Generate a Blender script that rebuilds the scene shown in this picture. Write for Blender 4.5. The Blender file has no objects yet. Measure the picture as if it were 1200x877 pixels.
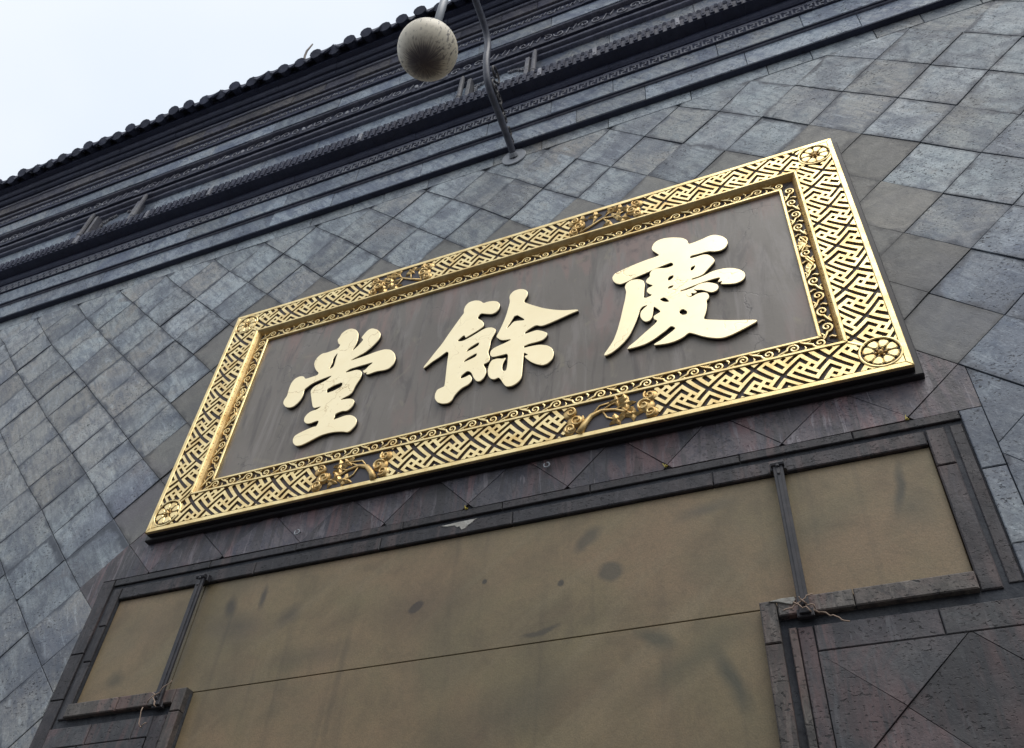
import bpy, math, random
from mathutils import Vector, Matrix, noise
random.seed(7)
scene = bpy.context.scene
COL = scene.collection
Z0 = 6.2                      # height of the plaque's middle above the street
CX, CD, CZ = 2.0265, 3.7586, -4.5638     # camera: along the wall, out from it, height relative to Z0

# ------------------------------------------------------------------ camera
cd = bpy.data.cameras.new("camera"); cam = bpy.data.objects.new("camera", cd); COL.objects.link(cam)
scene.camera = cam
cd.sensor_width = 36.0; cd.lens = 31.0; cd.clip_start = 0.05; cd.clip_end = 3000
R = [[0.921229457, 0.383410187, 0.065824887], [-0.230152386, 0.673577701, -0.702369532], [-0.31363381, 0.631893748, 0.708762389]]
m = Matrix(((R[0][0], -R[1][0], -R[2][0]), (R[0][1], -R[1][1], -R[2][1]), (R[0][2], -R[1][2], -R[2][2]))).to_4x4()
cam.matrix_world = Matrix.Translation((CX, -CD, CZ + Z0)) @ m

# ------------------------------------------------------------------ world: overcast daylight
W = bpy.data.worlds.new("World"); scene.world = W; W.use_nodes = True
SUN_EL, SUN_AZ = math.radians(60), math.radians(143)
nt = W.node_tree; nt.nodes.clear()
o = nt.nodes.new("ShaderNodeOutputWorld")
sky = nt.nodes.new("ShaderNodeTexSky"); sky.sky_type = 'NISHITA'; sky.sun_disc = False
sky.sun_elevation = SUN_EL; sky.sun_rotation = SUN_AZ; sky.air_density = 1.2; sky.dust_density = 3.0
b1 = nt.nodes.new("ShaderNodeBackground"); b1.inputs[1].default_value = 0.10
nt.links.new(sky.outputs[0], b1.inputs[0])
tc = nt.nodes.new("ShaderNodeTexCoord"); nz = nt.nodes.new("ShaderNodeTexNoise")
nz.inputs["Scale"].default_value = 1.6; nz.inputs["Detail"].default_value = 4; nz.inputs["Roughness"].default_value = 0.45
nt.links.new(tc.outputs["Generated"], nz.inputs["Vector"])
cr = nt.nodes.new("ShaderNodeValToRGB")
cr.color_ramp.elements[0].position = 0.36; cr.color_ramp.elements[0].color = (0.77, 0.85, 0.96, 1)
cr.color_ramp.elements[1].position = 0.62; cr.color_ramp.elements[1].color = (0.95, 0.975, 1.0, 1)
nt.links.new(nz.outputs[0], cr.inputs[0])
b2 = nt.nodes.new("ShaderNodeBackground"); b2.inputs[1].default_value = 0.95
nt.links.new(cr.outputs[0], b2.inputs[0])
mx = nt.nodes.new("ShaderNodeMixShader"); mx.inputs[0].default_value = 0.88
nt.links.new(b1.outputs[0], mx.inputs[1]); nt.links.new(b2.outputs[0], mx.inputs[2]); nt.links.new(mx.outputs[0], o.inputs[0])

sl = bpy.data.lights.new("sun", 'SUN'); sl.energy = 1.4; sl.angle = math.radians(40); sl.color = (1.0, 0.96, 0.9)
so = bpy.data.objects.new("sun", sl); COL.objects.link(so)
_d = Vector((math.sin(SUN_AZ) * math.cos(SUN_EL), math.cos(SUN_AZ) * math.cos(SUN_EL), math.sin(SUN_EL)))
so.rotation_euler = _d.to_track_quat('Z', 'Y').to_euler()
scene.view_settings.view_transform = 'Standard'; scene.view_settings.look = 'None'
scene.view_settings.exposure = 0.27; scene.view_settings.gamma = 1.0; scene.view_settings.use_curve_mapping = False

# ------------------------------------------------------------------ materials
class NT:
    def __init__(s, name, rough=0.7, metal=0.0, spec=0.5):
        s.m = bpy.data.materials.new(name); s.m.use_nodes = True; s.t = s.m.node_tree; s.t.nodes.clear()
        s.out = s.t.nodes.new("ShaderNodeOutputMaterial"); s.b = s.t.nodes.new("ShaderNodeBsdfPrincipled")
        s.t.links.new(s.b.outputs[0], s.out.inputs[0])
        s.b.inputs["Roughness"].default_value = rough; s.b.inputs["Metallic"].default_value = metal
        s.b.inputs["Specular IOR Level"].default_value = spec
        g = s.n("ShaderNodeNewGeometry"); oi = s.n("ShaderNodeObjectInfo"); s.rnd = oi.outputs["Random"]
        s.pos = g.outputs["Position"]; s.geo = g
    def n(s, t): return s.t.nodes.new(t)
    def l(s, a, b): s.t.links.new(a, b)
    def vec(s, scale=(1, 1, 1), per_object=0.0, src=None):
        mp = s.n("ShaderNodeMapping"); mp.inputs["Scale"].default_value = scale
        s.l(src or s.pos, mp.inputs["Vector"])
        if per_object:
            c = s.n("ShaderNodeCombineXYZ"); mm = s.math('MULTIPLY', s.rnd, per_object)
            s.l(mm, c.inputs[0]); s.l(s.math('MULTIPLY', mm, 1.7), c.inputs[2]); s.l(c.outputs[0], mp.inputs["Location"])
        return mp.outputs[0]
    def math(s, op, a, b=0.0, clamp=False):
        k = s.n("ShaderNodeMath"); k.operation = op; k.use_clamp = clamp
        for i, v in enumerate((a, b)):
            if isinstance(v, (int, float)): k.inputs[i].default_value = v
            else: s.l(v, k.inputs[i])
        return k.outputs[0]
    def noise(s, v, scale, detail=4, rough=0.55, dist=0.0):
        k = s.n("ShaderNodeTexNoise"); s.l(v, k.inputs["Vector"]); k.inputs["Scale"].default_value = scale
        k.inputs["Detail"].default_value = detail; k.inputs["Roughness"].default_value = rough; k.inputs["Distortion"].default_value = dist
        return k.outputs[0]
    def voro(s, v, scale, rnd=1.0):
        k = s.n("ShaderNodeTexVoronoi"); s.l(v, k.inputs["Vector"]); k.inputs["Scale"].default_value = scale; k.inputs["Randomness"].default_value = rnd
        return k.outputs["Distance"]
    def ramp(s, f, *st):
        k = s.n("ShaderNodeValToRGB"); e = k.color_ramp.elements
        while len(e) < len(st): e.new(0.5)
        for i, (p, c) in enumerate(st):
            e[i].position = p; e[i].color = (c, c, c, 1) if isinstance(c, (int, float)) else (*c, 1)
        s.l(f, k.inputs[0]); return k.outputs[0]
    def mix(s, f, a, b, mode='MIX'):
        k = s.n("ShaderNodeMix"); k.data_type = 'RGBA'; k.blend_type = mode
        for i, v in ((0, f), (6, a), (7, b)):
            if isinstance(v, (int, float)): k.inputs[i].default_value = v
            elif isinstance(v, tuple): k.inputs[i].default_value = (*v, 1)
            else: s.l(v, k.inputs[i])
        return k.outputs[2]
    def color(s, c):
        if isinstance(c, tuple): s.b.inputs["Base Color"].default_value = (*c, 1)
        else: s.l(c, s.b.inputs["Base Color"])
    def rough(s, c): s.l(c, s.b.inputs["Roughness"])
    def bump(s, h, strength=0.3, dist=0.01):
        k = s.n("ShaderNodeBump"); k.inputs["Strength"].default_value = strength; k.inputs["Distance"].default_value = dist
        s.l(h, k.inputs["Height"]); s.l(k.outputs[0], s.b.inputs["Normal"])

def stone(name, light, dark, warm, warm_amt=0.35, pits=0.5, stain=0.6, rough=0.62, streak=0.0, streak_col=(0.12, 0.05, 0.045), spec=0.5, joint=False, tonevar=0.42):
    s = NT(name, rough, spec=spec); v = s.vec(per_object=37.0)
    big = s.noise(v, 2.6, 5, 0.62, 0.5); med = s.noise(v, 9.0, 6, 0.7, 0.8); fine = s.noise(v, 75.0, 4, 0.75)
    c = s.mix(s.ramp(big, (0.40, 0.0), (0.62, 1.0)), light, tuple(0.5 * (x + y) for x, y in zip(light, warm)))
    c = s.mix(s.math('MULTIPLY', s.ramp(s.rnd, (0.60, 0.0), (0.80, 1.0)), warm_amt), c, warm)
    tone = s.math('ADD', s.math('MULTIPLY', s.math('FRACT', s.math('MULTIPLY', s.rnd, 7.31)), tonevar), 1.0 - tonevar * 0.55)
    c = s.mix(s.math('MULTIPLY', s.ramp(med, (0.48, 0.0), (0.66, 1.0)), stain * 0.8), c, dark)
    # weathering that runs on across the joints: greenish grey wash and damp patches
    wv = s.vec(); w1 = s.noise(wv, 0.75, 5, 0.6, 0.4); w2 = s.noise(s.vec((1, 1, 1.0), 0.0), 1.7, 6, 0.68, 0.7)
    c = s.mix(s.math('MULTIPLY', s.ramp(w1, (0.36, 0.0), (0.60, 1.0)), 0.5), c, (light[0] * 0.90, light[1] * 0.985, light[2] * 0.97))
    c = s.mix(s.math('MULTIPLY', s.ramp(w2, (0.50, 0.0), (0.61, 1.0)), stain * 0.72), c, dark)
    c = s.mix(s.math('MULTIPLY', s.ramp(w2, (0.33, 1.0), (0.43, 0.0)), warm_amt * 0.75), c, warm)
    if joint:
        sxyz = s.n("ShaderNodeSeparateXYZ"); s.l(s.pos, sxyz.inputs[0])
        for (px, pz, rr_, core, col) in ((3.35, -0.9, 1.1, .62, (dark[0] * .8, dark[1] * .9, dark[2] * 1.15)), (3.1, -1.7, .8, .7, dark), (-2.95, -.75, .5, .7, (dark[0], dark[1] * .92, dark[2] * 1.1)), (-3.3, -1.1, .45, .5, dark), (-3.05, -1.9, .35, .7, dark), (-4.3, .2, 1.6, .5, warm), (-5.6, 1.3, 1.3, .45, warm), (-3.6, -2.0, 1.0, .4, dark), (3.35, 1.2, .30, .6, tuple(x * .62 for x in warm)), (-1.2, 1.9, .35, .35, dark), (1.1, 2.3, .3, .35, dark)):
            ddx = s.math('SUBTRACT', sxyz.outputs[0], px); ddz = s.math('SUBTRACT', sxyz.outputs[2], Z0 + pz)
            q = s.math('SQRT', s.math('ADD', s.math('MULTIPLY', ddx, ddx), s.math('MULTIPLY', ddz, ddz)))
            q = s.math('ADD', s.math('DIVIDE', q, rr_), s.math('MULTIPLY', s.math('SUBTRACT', w2, 0.5), 2.4))
            c = s.mix(s.math('MULTIPLY', s.ramp(q, (0.35, 1.0), (0.95, 0.0)), core), c, col)
    # soft blue-black damp blotches
    bl = s.noise(v, 1.9, 3, 0.5, 0.3); c = s.mix(s.math('MULTIPLY', s.ramp(bl, (0.54, 0.0), (0.70, 1.0)), stain * 0.85), c, dark)
    # slanting rubbed marks
    mp = s.n("ShaderNodeMapping"); mp.inputs["Rotation"].default_value = (0, math.radians(-52), 0); mp.inputs["Scale"].default_value = (1, 1, 1); s.l(v, mp.inputs["Vector"])
    m2 = s.n("ShaderNodeMapping"); m2.inputs["Scale"].default_value = (1.6, 1.6, 9.0); s.l(mp.outputs[0], m2.inputs["Vector"])
    br = s.noise(m2.outputs[0], 2.4, 5, 0.65, 0.9)
    c = s.mix(s.math('MULTIPLY', s.ramp(br, (0.50, 0.0), (0.62, 1.0)), stain * 0.62), c, dark)
    c = s.mix(s.math('MULTIPLY', s.ramp(br, (0.30, 1.0), (0.43, 0.0)), 0.35), c, tuple(min(1, x * 1.45) for x in light))
    c = s.mix(s.ramp(fine, (0.36, 0.40), (0.58, 0.0)), c, dark)
    c = s.mix(s.ramp(fine, (0.56, 0.0), (0.72, 0.28)), c, tuple(min(1, x * 1.5) for x in light))
    if streak > 0:
        sv = s.vec((8.0, 8.0, 1.1)); st = s.noise(sv, 1.0, 5, 0.65, 0.8)
        mask = s.noise(s.vec(), 1.6, 3, 0.5)
        c = s.mix(s.math('MULTIPLY', s.math('MULTIPLY', s.ramp(st, (0.48, 0.0), (0.58, 1.0)), s.ramp(mask, (0.42, 0.0), (0.54, 1.0))), streak), c, streak_col)
        sv2 = s.vec((13.0, 13.0, 1.6), 3.0); st2 = s.noise(sv2, 1.0, 5, 0.65, 1.0)
        c = s.mix(s.math('MULTIPLY', s.ramp(st2, (0.51, 0.0), (0.57, 1.0)), streak * 0.8), c, tuple(x * 0.38 for x in light))
        st3 = s.noise(s.vec((16.0, 16.0, 2.2), 9.0), 1.0, 5, 0.65, 1.0)
        c = s.mix(s.math('MULTIPLY', s.ramp(st3, (0.57, 0.0), (0.64, 1.0)), streak * 0.8), c, tuple(x * 1.9 for x in light))
    pv = s.vec((1.0, 1.0, 1.7), 5.0); pn = s.noise(pv, 46.0, 3, 0.55, 0.2); pl_ = s.noise(pv, 19.0, 3, 0.55, 0.3)
    pmask = s.ramp(s.noise(v, 3.5, 2), (0.40, 0.15), (0.60, 1.0))
    pit = s.math('MULTIPLY', s.math('MAXIMUM', s.ramp(pn, (0.60, 0.0), (0.64, 1.0)), s.ramp(pl_, (0.66, 0.0), (0.70, 1.0))), pmask)
    pit = s.math('MULTIPLY', pit, min(1.0, pits * 1.1))
    c = s.mix(pit, c, tuple(x * 0.30 for x in dark))
    if joint:      # grime gathered along the joints of a square tile set on its corner
        tco = s.n("ShaderNodeTexCoord"); sx = s.n("ShaderNodeSeparateXYZ"); s.l(tco.outputs["Object"], sx.inputs[0])
        e = s.math('SUBTRACT', 0.30378, s.math('ADD', s.math('ABSOLUTE', sx.outputs[0]), s.math('ABSOLUTE', sx.outputs[2])))
        e2 = s.math('SUBTRACT', e, s.math('MULTIPLY', s.math('SUBTRACT', s.noise(v, 5.0, 4, 0.6), 0.52), 0.28))
        grime = s.math('MULTIPLY', s.ramp(e2, (0.0, 0.9), (0.05, 0.0)), s.ramp(s.math('ADD', e, 0.5), (0.44, 0.0), (0.46, 1.0)))
        c = s.mix(grime, c, tuple(x * 0.55 for x in dark))
    k = s.n("ShaderNodeVectorMath"); k.operation = 'SCALE'; s.l(c, k.inputs[0]); s.l(tone, k.inputs["Scale"])
    s.color(k.outputs[0])
    s.rough(s.math('ADD', s.math('MULTIPLY', med, 0.4), rough - 0.2))
    hgt = s.math('SUBTRACT', s.math('ADD', s.math('MULTIPLY', fine, 0.35), s.math('MULTIPLY', med, 0.8)), s.math('MULTIPLY', pit, 1.8))
    s.bump(hgt, 0.6, 0.007)
    return s.m

M = {}
M['slate'] = stone('grey_slate', (0.385, 0.430, 0.462), (0.100, 0.118, 0.155), (0.275, 0.252, 0.220), 0.85, 1.0, 0.9, joint=True, tonevar=0.26)
M['brown_stone'] = stone('smooth_brown_stone', (0.195, 0.190, 0.176), (0.115, 0.115, 0.118), (0.200, 0.178, 0.152), 0.5, 0.12, 0.5, 0.6, joint=True)
M['painted_stone'] = stone('streaked_dark_stone', (0.112, 0.102, 0.112), (0.036, 0.038, 0.058), (0.125, 0.090, 0.096), 0.6, 0.4, 0.9, 0.5, streak=0.8, streak_col=(0.175, 0.098, 0.100), tonevar=0.75)
M['lower_stone'] = stone('dark_reddish_stone', (0.078, 0.080, 0.086), (0.032, 0.032, 0.040), (0.125, 0.072, 0.074), 0.9, 1.0, 0.9, 0.6, streak=0.35, streak_col=(0.20, 0.11, 0.105))
M['surround'] = stone('black_painted_surround', (0.036, 0.034, 0.039), (0.014, 0.014, 0.019), (0.055, 0.040, 0.042), 0.5, 0.8, 0.8, 0.6, streak=0.45, streak_col=(0.13, 0.090, 0.085))
M['ledge'] = stone('weathered_ledge_stone', (0.120, 0.106, 0.094), (0.032, 0.030, 0.033), (0.135, 0.092, 0.084), 0.6, 1.0, 0.95, 0.6, streak=0.5, streak_col=(0.20, 0.115, 0.10))
M['course'] = stone('cornice_slate', (0.320, 0.365, 0.420), (0.085, 0.110, 0.170), (0.265, 0.255, 0.235), 0.7, 0.9, 1.0)
M['dark_course'] = stone('dark_moulded_brick', (0.038, 0.045, 0.088), (0.018, 0.022, 0.048), (0.046, 0.048, 0.075), 0.3, 0.4, 0.6, 0.6)  # bluish base puts the sky's veiling haze over dark soffits into the colour
M['line_course'] = stone('grey_bead_stone', (0.180, 0.185, 0.240), (0.070, 0.075, 0.115), (0.175, 0.165, 0.185), 0.3, 0.3, 0.7, 0.5)
M['frieze'] = stone('carved_frieze_stone', (0.290, 0.295, 0.330), (0.14, 0.14, 0.18), (0.290, 0.270, 0.260), 0.3, 0.3, 0.6, 0.6)
M['patch_brick'] = stone('patched_brick', (0.110, 0.110, 0.150), (0.040, 0.040, 0.066), (0.270, 0.240, 0.200), 1.0, 0.5, 0.9, 0.6)
M['roof_tile'] = stone('dark_roof_tile', (0.042, 0.050, 0.092), (0.018, 0.022, 0.046), (0.055, 0.056, 0.078), 0.3, 0.4, 0.7, 0.7)
M['mortar'] = stone('dark_mortar', (0.060, 0.066, 0.082), (0.020, 0.022, 0.032), (0.085, 0.082, 0.078), 0.2, 0.2, 0.6, 0.85)
M['chip'] = stone('bare_plaster_chip', (0.42, 0.40, 0.37), (0.22, 0.20, 0.18), (0.40, 0.36, 0.32), 0.2, 0.3, 0.6, 0.7)
M['post'] = stone('carved_post_stone', (0.17, 0.17, 0.19), (0.07, 0.07, 0.10), (0.19, 0.17, 0.15), 0.5, 0.2, 0.6, 0.6)

def make_gold(name, col, rough, dirt):
    s = NT(name, rough, 1.0); v = s.vec()
    a = s.noise(v, 9.0, 5, 0.6, 0.4); f = s.noise(v, 70.0, 3, 0.6)
    c = s.mix(s.ramp(a, (0.42, 0.0), (0.74, dirt)), col, (col[0] * 0.62, col[1] * 0.48, col[2] * 0.30))
    c = s.mix(s.ramp(f, (0.55, 0.0), (0.8, dirt * 0.8)), c, (0.45, 0.30, 0.14))
    s.color(c); s.rough(s.math('ADD', s.math('MULTIPLY', a, 0.25), rough - 0.12))
    s.bump(s.math('ADD', s.math('MULTIPLY', a, 0.6), s.math('MULTIPLY', f, 0.25)), 0.25, 0.006)
    return s.m
M['gold'] = make_gold('gilded_wood', (0.93, 0.745, 0.385), 0.38, 0.75)
M['gold_relief'] = make_gold('gilded_relief', (0.70, 0.52, 0.25), 0.50, 0.9)
# gold leaf of the characters, with hair cracks
s = NT('gold_leaf', 0.42, 1.0); v = s.vec(); a = s.noise(v, 6.0, 4, 0.6)
ck = s.n("ShaderNodeTexVoronoi"); ck.feature = 'DISTANCE_TO_EDGE'; ck.inputs["Scale"].default_value = 3.4
dv = s.n("ShaderNodeMixRGB"); dv.inputs[0].default_value = 0.16
nn = s.n("ShaderNodeTexNoise"); nn.inputs["Scale"].default_value = 9; s.l(v, nn.inputs["Vector"]); s.l(v, dv.inputs[1]); s.l(nn.outputs["Color"], dv.inputs[2]); s.l(dv.outputs[0], ck.inputs["Vector"])
crack = s.math('MULTIPLY', s.ramp(ck.outputs["Distance"], (0.0, 1.0), (0.010, 0.0)), s.ramp(s.noise(v, 2.2, 2), (0.46, 0.0), (0.6, 0.8)))
spot = s.ramp(s.noise(v, 21.0, 3, 0.6), (0.69, 0.0), (0.74, 0.45))
c = s.mix(s.ramp(a, (0.35, 0.0), (0.75, 0.35)), (1.0, 0.865, 0.575), (0.90, 0.735, 0.43))
c = s.mix(crack, c, (0.42, 0.27, 0.12)); c = s.mix(spot, c, (0.62, 0.45, 0.24)); s.color(c)
s.bump(s.math('SUBTRACT', s.math('MULTIPLY', a, 0.3), crack), 0.3, 0.004); M['gold_leaf'] = s.m

s = NT('dark_lacquer', 0.55); s.color(s.mix(s.noise(s.vec(), 12, 3), (0.022, 0.014, 0.014), (0.05, 0.032, 0.03))); M['lacquer'] = s.m
s = NT('black_board', 0.5); s.color(s.mix(s.noise(s.vec((1, 1, 4)), 5, 4), (0.007, 0.006, 0.008), (0.02, 0.017, 0.02))); M['black'] = s.m
s = NT('slate_relief_ground', 0.5); s.color(s.mix(s.noise(s.vec(), 20, 4), (0.026, 0.023, 0.030), (0.065, 0.058, 0.068))); M['relief_ground'] = s.m

# weathered ground of the plaque: grey-brown paint, vertical rain streaks, reddish and ochre patches
s = NT('weathered_plaque_paint', 0.42); v = s.vec()
c = s.mix(s.ramp(s.noise(v, 1.3, 5, 0.6, 0.5), (0.35, 0.0), (0.7, 1.0)), (0.145, 0.126, 0.106), (0.190, 0.168, 0.144))
stv = s.vec((4.5, 1.0, 0.9)); st = s.noise(stv, 1.0, 6, 0.66, 1.1)
c = s.mix(s.ramp(st, (0.51, 0.0), (0.62, 0.7)), c, (0.235, 0.210, 0.192))
stv2 = s.vec((6.5, 1.0, 1.1)); st2 = s.noise(stv2, 1.1, 6, 0.66, 1.2)
c = s.mix(s.ramp(st2, (0.53, 0.0), (0.65, 0.65)), c, (0.080, 0.068, 0.062))
red = s.math('MULTIPLY', s.ramp(s.noise(s.vec((2.2, 1, 0.9)), 1.2, 4), (0.54, 0.0), (0.66, 0.7)), s.ramp(st2, (0.35, 1.0), (0.6, 0.2)))
zz = s.n('ShaderNodeSeparateXYZ'); s.l(s.pos, zz.inputs[0])
drip = s.noise(s.vec((5.0, 1, 0.5), 0), 1.6, 5, 0.6, 0.4)
reach = s.math('ADD', s.math('MULTIPLY', s.math('SUBTRACT', drip, 0.5), 1.9), s.math('SUBTRACT', zz.outputs[2], Z0 + 0.62))
c = s.mix(s.ramp(reach, (-0.06, 0.0), (0.16, 0.85)), c, (0.230, 0.165, 0.140))
c = s.mix(s.math('MULTIPLY', s.ramp(reach, (0.10, 0.0), (0.30, 1.0)), s.ramp(s.noise(v, 14, 4), (0.45, 0.0), (0.6, 0.8))), c, (0.075, 0.062, 0.056))
c = s.mix(red, c, (0.25, 0.145, 0.125))
c = s.mix(s.ramp(s.noise(s.vec((1.6, 1, 1.2)), 3.1, 4, 0.6, 0.8), (0.60, 0.0), (0.72, 0.5)), c, (0.26, 0.23, 0.165))
ckv = s.n("ShaderNodeTexVoronoi"); ckv.feature = 'DISTANCE_TO_EDGE'; ckv.inputs["Scale"].default_value = 1.6
d2 = s.n("ShaderNodeMixRGB"); d2.inputs[0].default_value = 0.3; n2 = s.n("ShaderNodeTexNoise"); n2.inputs["Scale"].default_value = 5; n2.inputs["Detail"].default_value = 5
s.l(v, n2.inputs["Vector"]); s.l(v, d2.inputs[1]); s.l(n2.outputs["Color"], d2.inputs[2]); s.l(d2.outputs[0], ckv.inputs["Vector"])
crk = s.math('MULTIPLY', s.ramp(ckv.outputs["Distance"], (0.0, 1.0), (0.006, 0.0)), s.ramp(s.noise(v, 1.5, 2), (0.5, 0.0), (0.62, 0.7)))
c = s.mix(crk, c, (0.04, 0.036, 0.035)); s.color(c)
s.bump(s.math('SUBTRACT', s.math('MULTIPLY', s.noise(v, 40, 4), 0.4), crk), 0.3, 0.004); M['plaque_ground'] = s.m

# olive brown boards closing the opening: mottled, with a few definite stains
s = NT('olive_board', 0.58); v = s.vec()
big = s.noise(v, 1.3, 5, 0.6, 0.5); med = s.noise(v, 3.2, 6, 0.66, 0.5)
c = s.mix(s.ramp(big, (0.36, 0.0), (0.62, 1.0)), (0.205, 0.162, 0.085), (0.245, 0.168, 0.094))
c = s.mix(s.math('MULTIPLY', s.ramp(med, (0.47, 0.0), (0.70, 1.0)), 0.42), c, (0.092, 0.074, 0.054))
c = s.mix(s.ramp(s.noise(v, 0.9, 4, 0.55, 0.4), (0.50, 0.0), (0.64, 0.45)), c, (0.125, 0.108, 0.066))
run = s.noise(s.vec((5.5, 1, 0.35)), 1.4, 5, 0.6, 0.3)
c = s.mix(s.ramp(run, (0.56, 0.0), (0.70, 0.38)), c, (0.085, 0.068, 0.046))
c = s.mix(s.ramp(run, (0.30, 0.30), (0.42, 0.0)), c, (0.250, 0.190, 0.115))
mpd = s.n("ShaderNodeMapping"); mpd.inputs["Rotation"].default_value = (0, math.radians(38), 0); s.l(v, mpd.inputs["Vector"]); mpe = s.n("ShaderNodeMapping"); mpe.inputs["Scale"].default_value = (0.5, 1, 5.0); s.l(mpd.outputs[0], mpe.inputs["Vector"])
swp = s.noise(mpe.outputs[0], 1.1, 4, 0.55, 0.5); c = s.mix(s.ramp(swp, (0.56, 0.0), (0.68, 0.35)), c, (0.255, 0.205, 0.125))
sep = s.n("ShaderNodeSeparateXYZ"); s.l(v, sep.inputs[0])
wx = s.math('ADD', sep.outputs[0], s.math('MULTIPLY', s.math('SUBTRACT', s.noise(v, 4.0, 4, 0.55), 0.5), 0.10)); wz = s.math('ADD', sep.outputs[2], s.math('MULTIPLY', s.math('SUBTRACT', s.noise(s.vec((1.3, 1, 1.2)), 4.5, 4, 0.55), 0.5), 0.08))
for (px, pz, rx, rz, rot, core, hard, col) in ((0.69, -1.78, .13, .055, .7, .62, .45, (.058, .057, .047)), (0.83, -2.0, .085, .07, 0, .68, .6, (.055, .055, .046)), (-0.32, -2.02, .06, .035, .3, .85, .7, (.036, .030, .030)),
        (-0.30, -2.02, .42, .20, 0, .45, 0, (.070, .052, .040)), (-1.55, -1.95, .34, .14, -.2, .65, 0, (.062, .050, .042)), (-1.66, -1.80, .05, .10, .2, .8, .3, (.045, .040, .036)), (-1.42, -1.76, .03, .12, 0, .8, .3, (.045, .040, .036)), (-1.18, -1.93, .13, .07, .5, .6, .2, (.060, .050, .044)),
        (2.32, -1.92, .13, .17, -.2, .55, 0, (.062, .064, .044)), (2.29, -1.80, .035, .20, -.25, .75, .3, (.040, .042, .034)), (1.04, -2.42, .15, .06, -.5, .7, .3, (.056, .060, .042)), (1.38, -2.66, .06, .22, .35, .8, .2, (.048, .052, .038)), (1.20, -2.55, .5, .10, .5, .5, 0, (.062, .068, .044)),
        (0.45, -2.28, .12, .022, .2, .7, .5, (.050, .044, .038)), (0.30, -2.70, .7, .22, .3, .5, 0, (.068, .060, .046)), (-0.95, -2.22, .42, .10, 0, .45, 0, (.066, .060, .044)), (-2.40, -2.18, .09, .07, 0, .6, .2, (.056, .056, .040)), (-2.2, -1.85, .3, .2, 0, .3, 0, (.075, .060, .044)),
        (1.85, -1.95, .4, .12, .5, .4, 0, (.085, .090, .056)), (0.55, -2.02, .02, .02, 0, .8, .6, (.03, .03, .03)), (0.10, -1.93, .02, .016, 0, .8, .6, (.03, .03, .03)), (1.33, -1.72, .2, .05, .2, .6, .1, (.066, .064, .052))):
    dx = s.math('SUBTRACT', wx, px); dz = s.math('SUBTRACT', wz, Z0 + pz); ca, sa = math.cos(rot), math.sin(rot)
    u = s.math('DIVIDE', s.math('ADD', s.math('MULTIPLY', dx, ca), s.math('MULTIPLY', dz, sa)), rx); w_ = s.math('DIVIDE', s.math('SUBTRACT', s.math('MULTIPLY', dz, ca), s.math('MULTIPLY', dx, sa)), rz)
    dd = s.math('SQRT', s.math('ADD', s.math('MULTIPLY', u, u), s.math('MULTIPLY', w_, w_)))
    c = s.mix(s.math('MULTIPLY', s.ramp(dd, (hard, 1.0), (1.0, 0.0)), core), c, col)
c = s.mix(s.ramp(s.noise(v, 160, 2), (0.35, 0.3), (0.6, 0.0)), c, (0.06, 0.055, 0.03))
c = s.mix(s.ramp(s.noise(v, 42, 4, 0.7), (0.40, 0.15), (0.55, 0.0)), c, (0.08, 0.07, 0.045))
s.color(c); s.rough(s.math('ADD', s.math('MULTIPLY', med, 0.3), 0.42)); s.bump(s.math('ADD', s.noise(v, 90, 3), s.math('MULTIPLY', med, 1.5)), 0.25, 0.004); M['board'] = s.m

s = NT('painted_iron', 0.6, 0.0, 0.6); a = s.noise(s.vec(), 14, 5, 0.65); s.color(s.mix(s.ramp(a, (0.4, 0.0), (0.7, 1.0)), (0.014, 0.015, 0.022), (0.045, 0.040, 0.044)))
s.bump(a, 0.2, 0.004); M['iron'] = s.m
s = NT('grey_painted_pipe', 0.48, 0.0, 0.6); a = s.noise(s.vec(), 9, 5, 0.65); s.color(s.mix(s.ramp(a, (0.4, 0.0), (0.7, 1.0)), (0.045, 0.050, 0.075), (0.100, 0.108, 0.140)))
s.bump(a, 0.15, 0.004); M['pipe'] = s.m
s = NT('pale_steel_plate', 0.45, 0.0, 0.6); a = s.noise(s.vec(), 25, 4); s.color(s.mix(a, (0.20, 0.215, 0.24), (0.32, 0.34, 0.37))); M['plate'] = s.m
s = NT('weathered_cord', 0.8); s.color((0.30, 0.22, 0.17)); M['cord'] = s.m
s = NT('yellow_plastic', 0.5); s.color((0.45, 0.36, 0.05)); M['yellow'] = s.m
s = NT('dry_twig', 0.8); s.color((0.20, 0.17, 0.15)); M['twig'] = s.m
s = NT('street_paving', 0.75); v = s.vec(); s.color(s.mix(s.noise(v, 3, 6), (0.07, 0.07, 0.07), (0.13, 0.125, 0.12)))
s.bump(s.noise(v, 30, 4), 0.4, 0.01); M['paving'] = s.m
s = NT('aged_plaster', 0.85); v = s.vec(); s.color(s.mix(s.noise(v, 0.8, 6, 0.65), (0.22, 0.215, 0.21), (0.36, 0.35, 0.34))); M['plaster'] = s.m

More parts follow.
